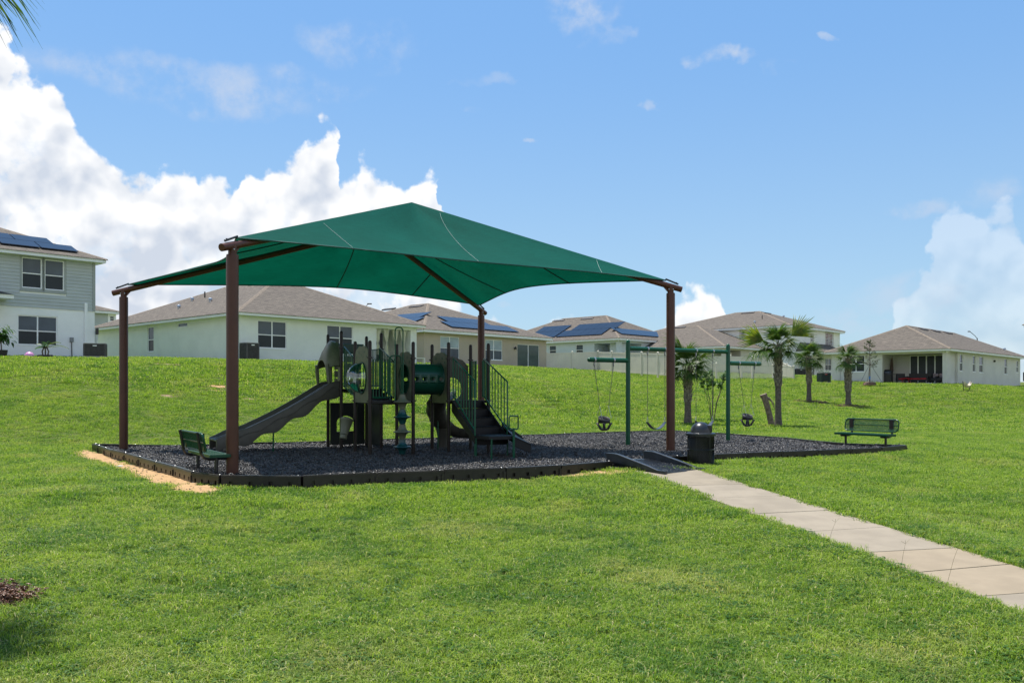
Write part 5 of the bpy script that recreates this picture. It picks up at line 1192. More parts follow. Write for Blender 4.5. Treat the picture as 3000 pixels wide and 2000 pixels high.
# ------------------------------------------------------------ fences
def fence(name, label, pts, h, picket=False, post_every=2.4, gate=None, group=None, cat='fence'):
    """pts: list of (X, Y, ztop, zbase)"""
    o0 = Vector((pts[0][0], pts[0][1], pts[0][3])); f = thing(name, label, cat, o0, 0, group)
    for i in range(len(pts) - 1):
        a, b = pts[i], pts[i + 1]; L = math.hypot(b[0] - a[0], b[1] - a[1]); n = max(1, round(L / post_every)); d = Vector((b[0] - a[0], b[1] - a[1], 0)).normalized()
        at = lambda t: (Vector((a[0] + (b[0] - a[0]) * t, a[1] + (b[1] - a[1]) * t, 0)) - Vector((o0.x, o0.y, 0)), a[2] + (b[2] - a[2]) * t - o0.z, a[3] + (b[3] - a[3]) * t - o0.z)
        Mz = rotz(atan2(d.y, d.x))
        for k in range(n + 1):
            if k == n and i < len(pts) - 2: continue
            p, zt_, zb_ = at(k / n); M = Matrix.Translation(p) @ Mz; m = MB(); m.box((-.065, -.065, zb_ - .35), (.065, .065, zt_ + .06), M); m.box((-.08, -.08, zt_ + .06), (.08, .08, zt_ + .085), M)
            m.add([M @ Vector(v_) for v_ in ((-.07, -.07, zt_ + .085), (.07, -.07, zt_ + .085), (.07, .07, zt_ + .085), (-.07, .07, zt_ + .085), (0, 0, zt_ + .14))], [(0, 1, 4), (1, 2, 4), (2, 3, 4), (3, 0, 4)]); m.build('post', m_vinyl, f)
        for k in range(n):
            (p, zt0, zb0), (q, zt1, zb1) = at(k / n), at((k + 1) / n); lrun = (q - p).length
            def fn(s, z, dd, p=p, d=d, lrun=lrun, zb0=zb0, zb1=zb1, zt0=zt0, zt1=zt1):   # z 0..1 bottom..top
                t = s / lrun; return p + d * s + Vector((-d.y, d.x, 0)) * dd + Vector((0, 0, (zb0 + (zb1 - zb0) * t) * (1 - z) + (zt0 + (zt1 - zt0) * t) * z))
            m = MB(); hh = zt0 - zb0; m.fbox(fn, .06, lrun - .06, .0, .07, -.03, .03); m.fbox(fn, .06, lrun - .06, 1 - .07, 1, -.03, .03)
            if picket:
                isg = gate and abs(k - gate) < .5
                rail = m.build('gate' if isg else 'rail', m_vinyl, f)
                m = MB(); npk = int(lrun / .105)
                for j in range(npk): s = .08 + (lrun - .16) * (j + .5) / npk; m.fbox(fn, s - .022, s + .022, .06, .94, -.012, .012)
                tag(m.build('pickets', m_vinyl, rail), kind='stuff')
                if isg:
                    m = MB(); m.fbox(fn, .12, .2, .0, 1.02, -.04, .04); m.fbox(fn, lrun - .2, lrun - .12, 0, 1.02, -.04, .04); m.build('stile', m_vinyl, rail)
                    m = MB(); m.lathe([(.07, -.03), (.07, .03)], fn(.05, -.05, -.05), 10); m.fbox(fn, lrun - .25, lrun - .15, .75, .9, -.08, -.04); m.build('latch', m_black, rail)
            else:
                rail = m.build('rail', m_vinyl, f)
                npl_ = max(2, int(lrun / .29))
                for j in range(npl_):
                    s0 = .065 + (lrun - .13) * j / npl_; s1 = .065 + (lrun - .13) * (j + 1) / npl_; m = MB(); m.fbox(fn, s0 + .004, s1 - .004, .07, .93, -.014, .014); m.build('panel_board', m_vinyl, f)
    return f
def fp(x, yt, yb, d): t = D(x, yt, d); b = D(x, yb, d); return (t.x, t.y, t.z, b.z)
fence('privacy_fence', 'tall beige vinyl privacy fence running from the tan house past the swings', [fp(1601, 1034, 1079, 84.5), fp(1752, 1030, 1086, 85), fp(1978, 1036, 1101, 73.5), fp(2024, 1062, 1110, 78.0)], 1.83)
fence('picket_fence', 'lower beige vinyl picket fence with a gate behind the right swing and tall palm', [fp(2024, 1064, 1110, 78.2), fp(2172, 1067, 1113, 78.6), fp(2204, 1067, 1113, 79), fp(2325, 1074, 1113, 79.5)], 1.3, True, 1.95, None)
fence('privacy_fence', 'tall beige fence standing higher up behind the picket fence', [fp(2030, 1043, 1080, 92), fp(2058, 1043, 1082, 90), fp(2140, 1043, 1086, 88), fp(2204, 1046, 1088, 88), fp(2272, 1052, 1095, 87), fp(2324, 1076, 1110, 81)], 1.83)

# ------------------------------------------------------------ AC units and wall side clutter
def ac_unit(loc, rz, w, d, h, label, m_=m_ac):
    t = thing('air_conditioner', label, 'AC unit', loc, rz, 'outdoor units beside the houses'); m = MB(); m.box((-w / 2, -d / 2, .06), (w / 2, d / 2, h - .04)); b = m.build('cabinet', mat('ac_coil', (.02, .02, .02), .7), t)
    m = MB(); m.box((-w / 2 - .02, -d / 2 - .02, h - .05), (w / 2 + .02, d / 2 + .02, h)); m.build('top_grille', mat('ac_top', (.25, .25, .24), .5), t, bevel=.01)
    m = MB(); m.box((-w / 2 - .06, -d / 2 - .06, -.15), (w / 2 + .06, d / 2 + .06, .055)); m.build('pad', m_conc, t)
    n = int(w / .055)
    m = MB()
    for k in range(n + 1):
        x = -w / 2 + w * k / n; m.box((x - .016, -d / 2 - .022, .07), (x + .016, -d / 2 - .001, h - .06)); y = -d / 2 + d * k / n; m.box((-w / 2 - .022, y - .016, .07), (-w / 2 - .001, y + .016, h - .06)); m.box((w / 2 + .001, y - .016, .07), (w / 2 + .022, y + .016, h - .06))
    m.build('louvres', m_, b)
    for k in (-1, 1): m = MB(); m.box((k * w / 2 - .04, -d / 2 - .028, .06), (k * w / 2 + .04, -d / 2 + .02, h - .05)); m.build('corner_post', m_, t)
    m = MB(); m.box((-.1, -d / 2 - .035, h - .17), (.1, -d / 2 - .024, h - .12)); m.build('badge', m_white, t)
    return t
def on_dist(x, yb, d): w = D(x, yb, d); return w
w = D(280, 1047, 48.2); ac_unit((w.x, w.y, w.z), radians(20), 1.05, .9, .76, 'grey air conditioning unit at the corner of the white stucco house')
w = D(730, 1057, 51.6); ac_unit((w.x, w.y, w.z), radians(47), .75, .78, 1.05, 'tall dark air conditioning unit on a pad beside the sage house window')
w = D(2341, 1104, 98.); ac_unit((w.x, w.y, w.z), radians(10), 1.0, .9, .92, 'brown air conditioning unit at the end of the picket fence')
w = D(2413, 1121, 74.5); t = ac_unit((w.x, w.y, w.z), radians(8), .78, .75, .86, 'dark green utility cabinet with a red sticker left of the grey house', mat('dark_green_cabinet', (.012, .03, .026), .5))
m = MB(); m.box((-.09, -.42, .66), (.11, -.405, .73)); m.build('sticker', m_red, t)

# planters, ball
m_leafd = leafmat('glossy_leaf', (.03, .085, .02), (.07, .16, .03), 3., .35); m_leafy = leafmat('yellow_green_leaf', (.12, .17, .02), (.06, .13, .02), 4., .4)
def leaf(mb, p, d, L, w, droop=.3, up=Vector((0, 0, 1)), n=3):
    d = d.normalized(); s = d.cross(up); s = s.normalized() if s.length > 1e-3 else Vector((1, 0, 0)); pts = []
    for i in range(n + 1):
        t = i / n; c = p + d * L * t + Vector((0, 0, -droop * L * t * t)); ww = w * (sin(pi * min(.98, t * .85 + .12))) ; pts.append((c - s * ww / 2, c + s * ww / 2))
    for i in range(n): mb.quad(pts[i][0], pts[i][1], pts[i + 1][1], pts[i + 1][0])
w = D(22, 1047, 45.0); t = thing('potted_plant', 'potted broad leaf shrub at the very left edge in front of the white wall', 'potted plant', w, 0, 'potted plants by the white house'); w0 = w
m = MB(); m.lathe([(.22, -.05), (.28, .38), (.25, .38)], (-.3, 0, 0), 14); m.build('pot', m_pot, t)
m = MB()
for k in range(150):
    a = R.uniform(0, 2 * pi); e = R.uniform(-.2, 1.2); b = Vector((-.35 + R.gauss(0, .22), R.gauss(0, .25), 1.15 + R.gauss(0, .18))); leaf(m, b, Vector((cos(a) * cos(e), sin(a) * cos(e), sin(e) * .6)), .32, .12, .8)
m.build('foliage', m_leafd, t)
m = MB(); m.tube([(-.3, 0, .3), (-.33, 0, .8), (-.35, 0, 1.2)], .03, 6); m.build('stem', m_bark, t)
w = D(133, 1046, 45.4); t = thing('potted_palm', 'small potted palm with one yellow frond in front of the lower white house window', 'potted plant', w, 0, 'potted plants by the white house')
m = MB(); m.box((-.33, -.18, -.1), (.33, .18, .12)); m.build('pot', m_pot, t, bevel=.03)
for k, (a, e, L, mm) in enumerate(((2.6, 1.1, .95, m_leafd), (2.2, .8, .9, m_leafd), (1.5, 1.3, .9, m_leafd), (.9, 1.2, .8, m_leafy), (3.0, .55, .8, m_leafd), (.2, .9, 1.2, m_leafy), (.05, .55, 1.35, m_leafy), (4.2, .9, .8, m_leafd), (5.2, 1., .8, m_leafd))):
    m = MB(); b = Vector((R.uniform(-.1, .1), 0, .45)); d = Vector((cos(a) * cos(e), sin(a) * cos(e), sin(e))); pth = []
    for q in range(9):
        tt = q / 8; pth.append(b + d * L * tt + Vector((0, 0, -.55 * L * tt * tt)))
    m.tube(pth, [.014 * (1 - .8 * q / 8) for q in range(9)], 4)
    for q in range(2, 9):
        for sg in (-1, 1):
            for z_ in (0, .5): 
                pp = pth[q - 1].lerp(pth[q], z_); dd = (pth[q] - pth[q - 1]).normalized(); sd = dd.cross(Vector((0, 0, 1))).normalized(); leaf(m, pp, dd * .8 + sd * sg, .28 * (1.15 - q / 9), .035, .5, n=2)
    m.build('frond', mm, t)
for k in range(3): m = MB(); m.tube([((k - 1) * .12, 0, .05), ((k - 1) * .16, 0, .3), ((k - 1) * .05, 0, .55)], .035, 6); m.build('stem', m_bark, t)
w = D(86, 1040, 45.2); m = MB(); ns_ = 16
m.lathe([(.225 * sin(pi * k / ns_) + .0005, .225 - .225 * cos(pi * k / ns_)) for k in range(ns_ + 1)], (0, 0, 0), 24); o = m.build('ball', mat('pink_ball', (.62, .27, .52), .35, var=.05), None, 80); o.location = (w.x, w.y, w.z - .28); tag(o, 'pink play ball on the grass below the white house window', 'ball')

# white lawn frame beside house B
w = D(1228, 1062, 60.5); t = thing('lawn_table', 'white metal table frame on the grass at the porch end of the sage house', 'table', (w.x, w.y, w.z), radians(20))
m = MB(); m.box((-.35, -.25, .0 + .28), (.35, .25, .31)); m.build('tabletop', m_white, t)
for sx in (-.33, .33):
    for sy in (-.22, .22): m = MB(); m.box((sx - .02, sy - .02, -.1), (sx + .02, sy + .02, .28)); m.build('leg', m_white, t)

# ------------------------------------------------------------ patio things of the grey house
def GP(x, y, depth):                                       # photo point -> world on the patio floor at a depth behind the L wall
    s, z = on_wall(HG, 'L', x, y, depth); p = HG['C'] + HG['u'] * (HG['oh'] + depth) + HG['v'] * s; return Vector((p.x, p.y, HG['zg'] + z0G))
rzG = radians(47.4) - pi / 2
p = GP(2603, 1110, .6); t = thing('gas_grill', 'closed black gas grill at the left end of the covered patio', 'grill', p, rzG)
m = MB(); m.box((-.55, -.25, .05), (.30, .25, .80)); m.build('cabinet', m_black, t, bevel=.02); m = MB(); m.ring([[(x, -.28 * cos(a) if True else 0, .82 + .38 * sin(a)) for a in [pi * k / 8 for k in range(9)]] for x in (-.5, .28)]); m.build('hood', m_black, t, 40)
m = MB(); m.box((.3, -.2, .78), (.62, .2, .82)); m.box((-.85, -.2, .78), (-.55, .2, .82)); m.build('side_shelf', m_ac, t); m = MB(); m.tube([(-.4, -.34, .95), (.2, -.34, .95)], .015, 6); m.build('handle', m_steel, t)
def chair(p, rz, label, sw=.72, cushion=m_red, n=1, name='patio_chair', cat='chair', white=False, legs_only=False):
    t = thing(name, label, cat, p, rz, 'seats on the covered patio'); w_ = sw / 2
    m = MB(); m.box((-w_, -.34, .22), (w_, .34, .34)); m.build('seat', m_wick, t, bevel=.02)
    m = MB(); m.box((-w_, .28, .3), (w_, .38, .85)); m.build('backrest', m_wick, t, bevel=.03)
    for sx in (-w_ + .04, w_ - .04):
        m = MB(); m.box((sx - .05, -.34, .34), (sx + .05, .34, .60)); m.build('armrest', m_wick, t, bevel=.03)
        for sy in (-.3, .3): m = MB(); m.box((sx - .03, sy - .03, 0), (sx + .03, sy + .03, .24)); m.build('leg', m_wick, t)
    for k in range(n):
        x0 = -w_ + .1 + (sw - .2) * k / n; x1 = -w_ + .1 + (sw - .2) * (k + 1) / n; m = MB(); m.box((x0 + .01, -.36, .34), (x1 - .01, .26, .44)); m.build('cushion', cushion, t, bevel=.03)
    return t
chair(GP(2640, 1117, .5), rzG + .5, 'black wicker patio chair with a red seat cushion right of the grill')
chair(GP(2690, 1117, .7), rzG - .15, 'long black wicker patio sofa with red cushions at the patio middle', 1.9, n=3, name='patio_sofa', cat='sofa')
m_pat = mat('patterned_pillow', (.45, .30, .27), .9, col2=(.1, .12, .16), vscale=12)
for x, lab in ((2738, 'dark patio rocking chair with a patterned pillow, nearer the sofa'), (2756, 'dark patio rocking chair with a patterned pillow, next to the corner column')):
    t = chair(GP(x, 1117, .9), rzG - .1, lab, .6, cushion=m_black); m = MB(); m.box((-.22, .18, .44), (.22, .30, .82)); m.build('pillow', m_pat, t, bevel=.05)
p = GP(2655, 1119, .35); t = thing('side_table', 'small red side table between the patio chair and sofa', 'table', p, rzG); m = MB(); m.box((-.28, -.22, .42), (.28, .22, .46)); m.build('tabletop', m_red, t)
for sx in (-.25, .25):
    for sy in (-.19, .19): m = MB(); m.box((sx - .015, sy - .015, 0), (sx + .015, sy + .015, .42)); m.build('leg', m_red, t)
p = GP(2610, 1100, 1.7); t = thing('folded_umbrella', 'tall brown folded patio umbrella leaning in the patio corner', 'umbrella', p, rzG); m = MB(); m.tube([(0, 0, 0), (.08, .05, 2.3)], .025, 8); m.build('pole', m_bark, t); m = MB(); m.tube([(.03, .02, .8), (.05, .03, 1.2), (.07, .045, 2.1), (.08, .05, 2.25)], [.13, .15, .07, .02], 10); m.build('canopy', mat('brown_cloth', (.10, .065, .05), .9), t)
# side patio: standing fan and bicycle-like exerciser
sF, zF = on_wall(HG, 'R', 2792, 1120, .9); p = HG['C'] + HG['v'] * (HG['oh'] + .9) + HG['u'] * sF; p.z = HG['zg'] + z0G
t = thing('standing_fan', 'round standing fan seen through the narrow side opening of the patio', 'fan', p, rzG + 1.2); m = MB(); m.tube([(0, 0, 0), (0, 0, 1.3)], .02, 8); m.build('pole', m_black, t); m = MB(); m.lathe([(.2, 0), (.2, .03), (.02, .05)], (0, 0, 0), 14); m.build('base', m_black, t)
m = MB(); Mx = Matrix.Rotation(pi / 2, 4, 'X')
for r_ in (.06, .13, .2, .26): m.tube([(r_ * cos(2 * pi * k / 20), -.08, 1.4 + r_ * sin(2 * pi * k / 20)) for k in range(21)], .008, 4, False)
m.lathe([(.05, -.06), (.05, .1)], (0, 0, 1.4), 10, Mx); m.build('cage', m_steel, t)
for k in range(3):
    a = 2 * pi * k / 3; m = MB(); m.box((.03, -.04, -.05), (.22, -.03, .05), Matrix.Translation((0, 0, 1.4)) @ Matrix.Rotation(a, 4, 'Y')); m.build('blade', m_ac, t)
sF, zF = on_wall(HG, 'R', 2799, 1120, 1.2); p = HG['C'] + HG['v'] * (HG['oh'] + 1.2) + HG['u'] * sF; p.z = HG['zg'] + z0G
t = thing('folding_cart', 'grey folding cart with a red bag inside the side opening of the patio', 'cart', p, rzG + 1.3); m = MB(); m.tube([(-.2, 0, .1), (-.2, .1, 1.1), (.2, .1, 1.1), (.2, 0, .1), (-.2, 0, .1)], .015, 6); m.build('frame', m_steel, t); m = MB(); m.box((-.15, -.12, .35), (.15, .1, .75)); m.build('bag', m_red, t, bevel=.05)
for sx in (-.2, .2): m = MB(); m.lathe([(.1, -.02), (.1, .02)], (sx, 0, .1), 12, Matrix.Rotation(pi / 2, 4, 'Y')); m.build('wheel', m_rubber, t)
# hammock on a stand
wh = ground_at(2838, 1135); wh = Vector(((2838 - 1500) / F_PX * 66, 66, 0)); wh.z = tz(wh.x, wh.y)
t = thing('hammock', 'striped cream hammock hanging on a black steel stand by the grey house wall', 'hammock', wh, radians(12))
m = MB(); m.tube([(-.40, 0, .03), (-.50, 0, .75)], .025, 8); m.build('upright', m_black, t); m = MB(); m.tube([(.27, .3, .03), (.47, .3, .75)], .025, 8); m.build('upright', m_black, t)
for y_ in (0, .3): m = MB(); m.tube([(-.75, y_, .03), (.55, y_, .03)], .025, 8); m.build('base_bar', m_black, t)
rings = []
for k in range(13):
    tt = -1 + 2 * k / 12; x = tt * .45; z = .38 + .36 * tt * tt; ww = .20 * (1 - .6 * tt ** 4); yy = .15 + .15 * tt; rings.append([(x, yy - ww, z + .05), (x, yy - ww * .6, z - .09), (x, yy, z - .12), (x, yy + ww * .6, z - .09), (x, yy + ww, z + .05)])
m = MB(); m.ring(rings, False, False, False); m.build('sling', mat('cream_canvas', (.70, .62, .50), .9), t, 60)

# street lamps peeking over the roofs
for x, y, d, s, lab in ((1062, 905, 150, 1, 'street lamp head showing above the sage house roof'), (2858, 985, 160, -1, 'street lamp arm showing above the grey house roof')):
    w = D(x, y, d); t = thing('street_lamp', lab, 'street lamp', (w.x, w.y, 3.4), 0, 'far street lamps'); h = w.z - 3.4
    m = MB(); m.tube([(-.3 * s, 0, 0), (-.3 * s, 0, h - .3)], .09, 8); m.build('pole', m_ac, t); m = MB(); m.tube([(-.3 * s, 0, h - .4), (.1 * s, 0, h + .1), (1.0 * s, 0, h + .85)], .05, 6); m.build('arm', m_ac, t); m = MB(); m.box((.9 * s - .1, -.12, h + .78), (1.45 * s + .1, .12, h + .95)); m.build('lamp_head', m_ac, t)

# ------------------------------------------------------------ palms
m_frond = leafmat('palm_frond', (.045, .105, .018), (.10, .16, .035), 4., .35, patch=[((.26, .24, .07), 2.2, .55, .7, .55)]); m_frondy = leafmat('yellow_frond', (.20, .22, .03), (.10, .17, .03), 4., .45)
def fan_frond(seed, L=1.0, spread=2.6, nl=24, droop=.55):
    r = random.Random(seed); m = MB(); pe = L * .55
    pth = [Vector((0, 0, 0)), Vector((pe * .5, 0, pe * .06)), Vector((pe, 0, 0))]
    m.tube(pth, [.016, .012, .009], 4)
    for k in range(nl):
        a = -spread / 2 + spread * k / (nl - 1); l = L * (.95 - .25 * abs(a) / spread * 1.6) * r.uniform(.88, 1.08); d = Vector((cos(a), sin(a), .12 * cos(a * 2))); s = Vector((-sin(a), cos(a), 0)); w = .035 * L * r.uniform(.8, 1.2); p0 = Vector((pe * .98, 0, 0)); pr = None; dr = droop * r.uniform(.6, 1.6)
        for q in range(6):
            t = q / 5; c = p0 + d * l * (t - .12 * t * t * dr) + Vector((0, 0, -dr * l * max(0, t - .25) ** 2 * 1.3 + .03 * l)); ww = w * (1 - t ** 1.6) + .002; fold = Vector((0, 0, ww * .5))
            cur = (c - s * ww, c - fold, c + s * ww)
            if pr: m.quad(pr[0], pr[1], cur[1], cur[0]); m.quad(pr[1], pr[2], cur[2], cur[1])
            pr = cur
    return m.mesh('frond', m_frond, 0, False)
FM = [fan_frond(s) for s in (1, 2, 3, 4)]; FMY = fan_frond(9, 1.0, 1.5, 18, .5); FMY.materials[0] = m_frondy
def palm(loc, H, label, r0=.15, fr=20, cs=1., boots=(.45, 1.), lean=(0, 0), seed=1, mats=None, group='palm trees around the playground', extra=()):
    r = random.Random(seed); t = thing('palm_tree', label, 'palm tree', loc, 0, group); n = 14; pth = []; rs = []
    for k in range(n + 1):
        f = k / n; pth.append((lean[0] * f * f, lean[1] * f * f, H * f - (.1 if k == 0 else 0))); rs.append(r0 * (1.22 - .55 * min(1, f * 2.2) if f < .2 else (.98 - .12 * f)) )
    rs = [r0 * (1 + .35 * max(0, 1 - k / n * 6)) * (1 - .12 * k / n) for k in range(n + 1)]
    m = MB(); m.tube(pth, rs, 14); m.build('trunk', m_trunk, t, 60)
    m = MB(); b0, b1 = boots; nz = int((b1 - b0) * H / .10)
    for j in range(nz):
        f = b0 + (b1 - b0) * j / nz; c = Vector((lean[0] * f * f, lean[1] * f * f, H * f)); rr = r0 * (1 - .12 * f)
        for q in range(6):
            a = q * 2 * pi / 6 + j * .52 + r.uniform(-.12, .12); d = Vector((cos(a), sin(a), 0)); s = Vector((-sin(a), cos(a), 0)); l = r.uniform(.15, .27) * (r0 / .14) ; ou = r.uniform(.3, .75) * (.5 + .5 * j / nz); ww = .055 * r0 / .14
            p = c + d * rr * .92; tip = p + d * l * ou + Vector((0, 0, l)) + s * r.uniform(-.05, .05)
            m.add([p - s * ww, p + s * ww, tip + s * ww * .35, tip - s * ww * .35, p - s * ww + d * .03, p + s * ww + d * .03, tip + s * ww * .3 + d * .02, tip - s * ww * .3 + d * .02], [(0, 3, 2, 1), (4, 5, 6, 7), (0, 1, 5, 4), (1, 2, 6, 5), (2, 3, 7, 6), (3, 0, 4, 7)])
    if nz > 0: tag(m.build('leaf_bases', m_boot, t), kind='stuff')
    top = Vector((lean[0], lean[1], H * .985))
    for k in range(fr):
        a = k * 2.399 + r.uniform(-.2, .2); f = k / fr; el = radians(78 - 118 * f ** .9 + r.uniform(-8, 8)); s = cs * r.uniform(.88, 1.1)
        o = place('frond', FM[k % 4], t, top + Vector((0, 0, .10 - .2 * f)), (r.uniform(-.3, .3), -el, a), s)
    for a, el, s, yel in extra:
        o = place('frond', FMY if yel else FM[1], t, top, (radians(72) if yel else 0, -radians(el), radians(a)), s)
        if yel: o['label'] = 'long yellowing frond'
    return t
def bark_ring(p, rx, ry, label, n=220, seed=2):
    r = np.random.RandomState(seed); pts = []; sc = []
    for k in range(n):
        a = r.uniform(0, 2 * pi); q = sqrt(r.uniform(0, 1)); x = p.x + rx * q * cos(a); y = p.y + ry * q * sin(a); pts.append((x, y, tz(x, y) + .015 + .05 * (1 - q) ** 2)); sc.append(r.uniform(.6, 1.4))
    return scatter('bark_mulch', pts, sc, BARKC, tilt=.6)
m_chipb = mat_mulch('bark_chips', (.06, .026, .014), (.24, .12, .065), 40.)
def chipmesh(seed, n, size, spread, mt, flat=.35):
    r = random.Random(seed); m = MB()
    for k in range(n):
        a = r.uniform(0, 2 * pi); q = sqrt(r.random()) * spread; c = Vector((q * cos(a), q * sin(a), r.uniform(-.004, .02)))
        L = size * r.uniform(.5, 1.3); w = L * r.uniform(.25, .5); h = L * flat * r.uniform(.4, 1)
        M = Matrix.Translation(c) @ Matrix.Rotation(r.uniform(0, 2 * pi), 4, 'Z') @ Matrix.Rotation(r.uniform(-.7, .7), 4, 'Y') @ Matrix.Rotation(r.uniform(-.7, .7), 4, 'X')
        v = [(-L / 2, -w / 2 * r.uniform(.3, 1), 0), (L / 2 * r.uniform(.6, 1), -w / 2 * r.uniform(.2, 1), 0), (L / 2, w / 2 * r.uniform(.2, 1), 0), (-L / 2 * r.uniform(.5, 1), w / 2, 0), (0, 0, h)]
        m.add([M @ Vector(x) for x in v], [(3, 2, 1, 0), (0, 1, 4), (1, 2, 4), (2, 3, 4), (3, 0, 4)])
    return m.mesh('chip', mt, 0, False)
BARKC = variants('bark', [chipmesh(40 + i, 40, .05, .16, m_chipb) for i in range(4)])

bT = ground_at(2280, 1250); HT = (1250 - 1012) * bT.y / F_PX
palm(bT, HT, 'tallest palm with a long yellow frond, standing right of the swing frame', .135, 22, .74, (.50, 1.), seed=4, extra=((4, 38, 1.5, True), (170, 22, 1.35, True), (188, -15, 1.25, False)))
b0 = ground_at(2015, 1243); palm(b0, (1243 - 1072) * b0.y / F_PX, 'palm with rough lower leaf bases right behind the brown shade post', .15, 26, .80, (.38, 1.), seed=8, extra=((10, 35, 1.2, False), (165, 60, 1.3, False), (178, 68, 1.3, False)))
m = MB(); pp = Vector((b0.x, b0.y, 0)); 
b2 = ground_at(2370, 1178); palm(b2, (1178 - 1048) * b2.y / F_PX, 'medium palm on a bark ring in front of the white two storey house', .15, 22, .86, (.42, 1.), seed=12)
b3 = ground_at(2485, 1190); palm(b3, (1190 - 1050) * b3.y / F_PX, 'palm with a criss-cross trunk in front of the left end of the grey house', .165, 16, .76, (.30, 1.), lean=(.0, 0), seed=15)
for b_, s_ in ((b2, 1), (b3, 2)): bark_ring(b_ + Vector((.1, -.2, 0)), 1.1, .8, '', 150, s_)
PNEAR = Vector((-6.45, 8.7, 0)); PNEAR.z = tz(PNEAR.x, PNEAR.y)
tn = palm(PNEAR, 6.3, 'near palm at the upper left corner with only its frond tips in view', .16, 13, .8, (.3, 1.), seed=21)
for a, el, s in ((0, -3, 1.30), (9, 6, 1.22), (-9, -10, 1.22)): place('frond', FM[2], tn, Vector((0, 0, 6.24)), (.1, -radians(el), radians(a)), s)
pbed = ground_at(-50, 1700); br_ = bark_ring(Vector((-5.62, 8.5, 0)), 1.0, .46, '', 380, 5)
# leaning dead trunk
bs = ground_at(2262, 1245); t = thing('leaning_stump', 'leaning dead palm trunk, cut off and splintered, beside the tallest palm', 'stump', bs)
hs_ = (1245 - 1155) * bs.y / F_PX; lx = -(2262 - 2236) * bs.y / F_PX
m = MB(); m.tube([(0, 0, -.1), (lx * .35, 0, hs_ * .4), (lx * .8, 0, hs_ * .85), (lx, 0, hs_)], [.15, .13, .14, .17], 12); m.build('trunk', mat('dead_trunk', (.20, .15, .12), .95, var=.4, vscale=8, bump=.8, bscale=30), t, 50)
m = MB()
for k in range(6): a = R.uniform(-.9, .6); m.tube([(lx + .05, 0, hs_ * .93), (lx + .25 + .1 * k * .3, R.uniform(-.1, .1), hs_ * (.9 - .03 * k)), (lx + .35 + .04 * k, R.uniform(-.2, .2), hs_ * (.78 - .06 * k))], [.03, .02, .006], 5)
m.build('splinters', m_boot, t)
# crape myrtle
bm_ = ground_at(2088, 1233); t = thing('small_tree', 'small multi-stemmed leafy tree between the swing chains', 'tree', bm_); Hm = (1233 - 1080) * bm_.y / F_PX; fo = MB(); r = random.Random(5)
for k in range(6):
    a = k * 2 * pi / 6 + .3; tx, ty = .48 * cos(a) * r.uniform(.6, 1.3), .4 * sin(a); m = MB(); pth = [(.05 * cos(a), .05 * sin(a), -.05), (tx * .4, ty * .4, Hm * .35), (tx * .85, ty * .8, Hm * .62), (tx * 1.15, ty, Hm * r.uniform(.78, .98))]; m.tube(pth, [.02, .016, .012, .004], 5); m.build('stem', m_bark, t)
    for j in range(9):
        f = r.uniform(.0, 1); base = Vector(pth[2]).lerp(Vector(pth[3]), f); d = Vector((r.gauss(0, 1), r.gauss(0, 1), r.gauss(.3, .6))).normalized(); tw = base + d * r.uniform(.12, .34)
        fo.tube([base, tw], .004, 3)
        for q in range(28): ll = Vector((r.gauss(0, 1), r.gauss(0, 1), r.gauss(0, .7))).normalized(); leaf(fo, base.lerp(tw, r.uniform(.2, 1.05)) + ll * .03, ll, r.uniform(.06, .11), .055, .3, n=2)
fo.build('crown', m_leafd, t)
# young staked tree by the grey house
by_ = D(2548, 1124, 70.5); t = thing('young_tree', 'young sparse grey-green tree held by three stakes beside the grey house window', 'tree', by_); Hy = (1124 - 995) * 70.5 / F_PX; fo = MB(); br = MB()
m = MB(); m.tube([(0, 0, -.1), (.02, 0, Hy * .5), (-.03, 0, Hy * .98)], [.05, .035, .008], 6); m.build('trunk', m_bark, t)
for k in range(46):
    z = Hy * r.uniform(.36, .98); a = r.uniform(0, 2 * pi); l = (Hy - z) * .45 + .35; l = min(l, 1.05) * r.uniform(.5, 1); p0 = Vector((0, 0, z)); p1 = p0 + Vector((cos(a) * l, sin(a) * l, l * r.uniform(.1, .7))); br.tube([p0, p0.lerp(p1, .5) + Vector((0, 0, .04)), p1], [.012, .008, .003], 3)
    for q in range(22): ll = Vector((r.gauss(0, 1), r.gauss(0, 1), r.gauss(0, .8))).normalized(); leaf(fo, p0.lerp(p1, r.uniform(.3, 1.02)), ll, r.uniform(.08, .14), .05, .3, n=2)
br.build('branches', m_bark, t); fo.build('crown', leafmat('grey_green_leaf', (.09, .11, .06), (.17, .18, .12), 3., .35), t)
for a in (200, 330, 80): m = MB(); a = radians(a); m.tube([(cos(a) * 1.0, sin(a) * 1.0, -.05), (.03, 0, Hy * .46)], .014, 5); m.build('stake', m_dark, t)
m = MB(); m.lathe([(.5, -.1), (.45, .10), (.2, .16), (.05, .16)], (-.05, -.1, 0), 14); m.build('root_mound', m_chipb, t, 50)
m = MB(); m.lathe([(.06, .35), (.065, .6)], (0, 0, 0), 10); m.build('tie', mat('blue_tie', (.05, .18, .45), .6), t)
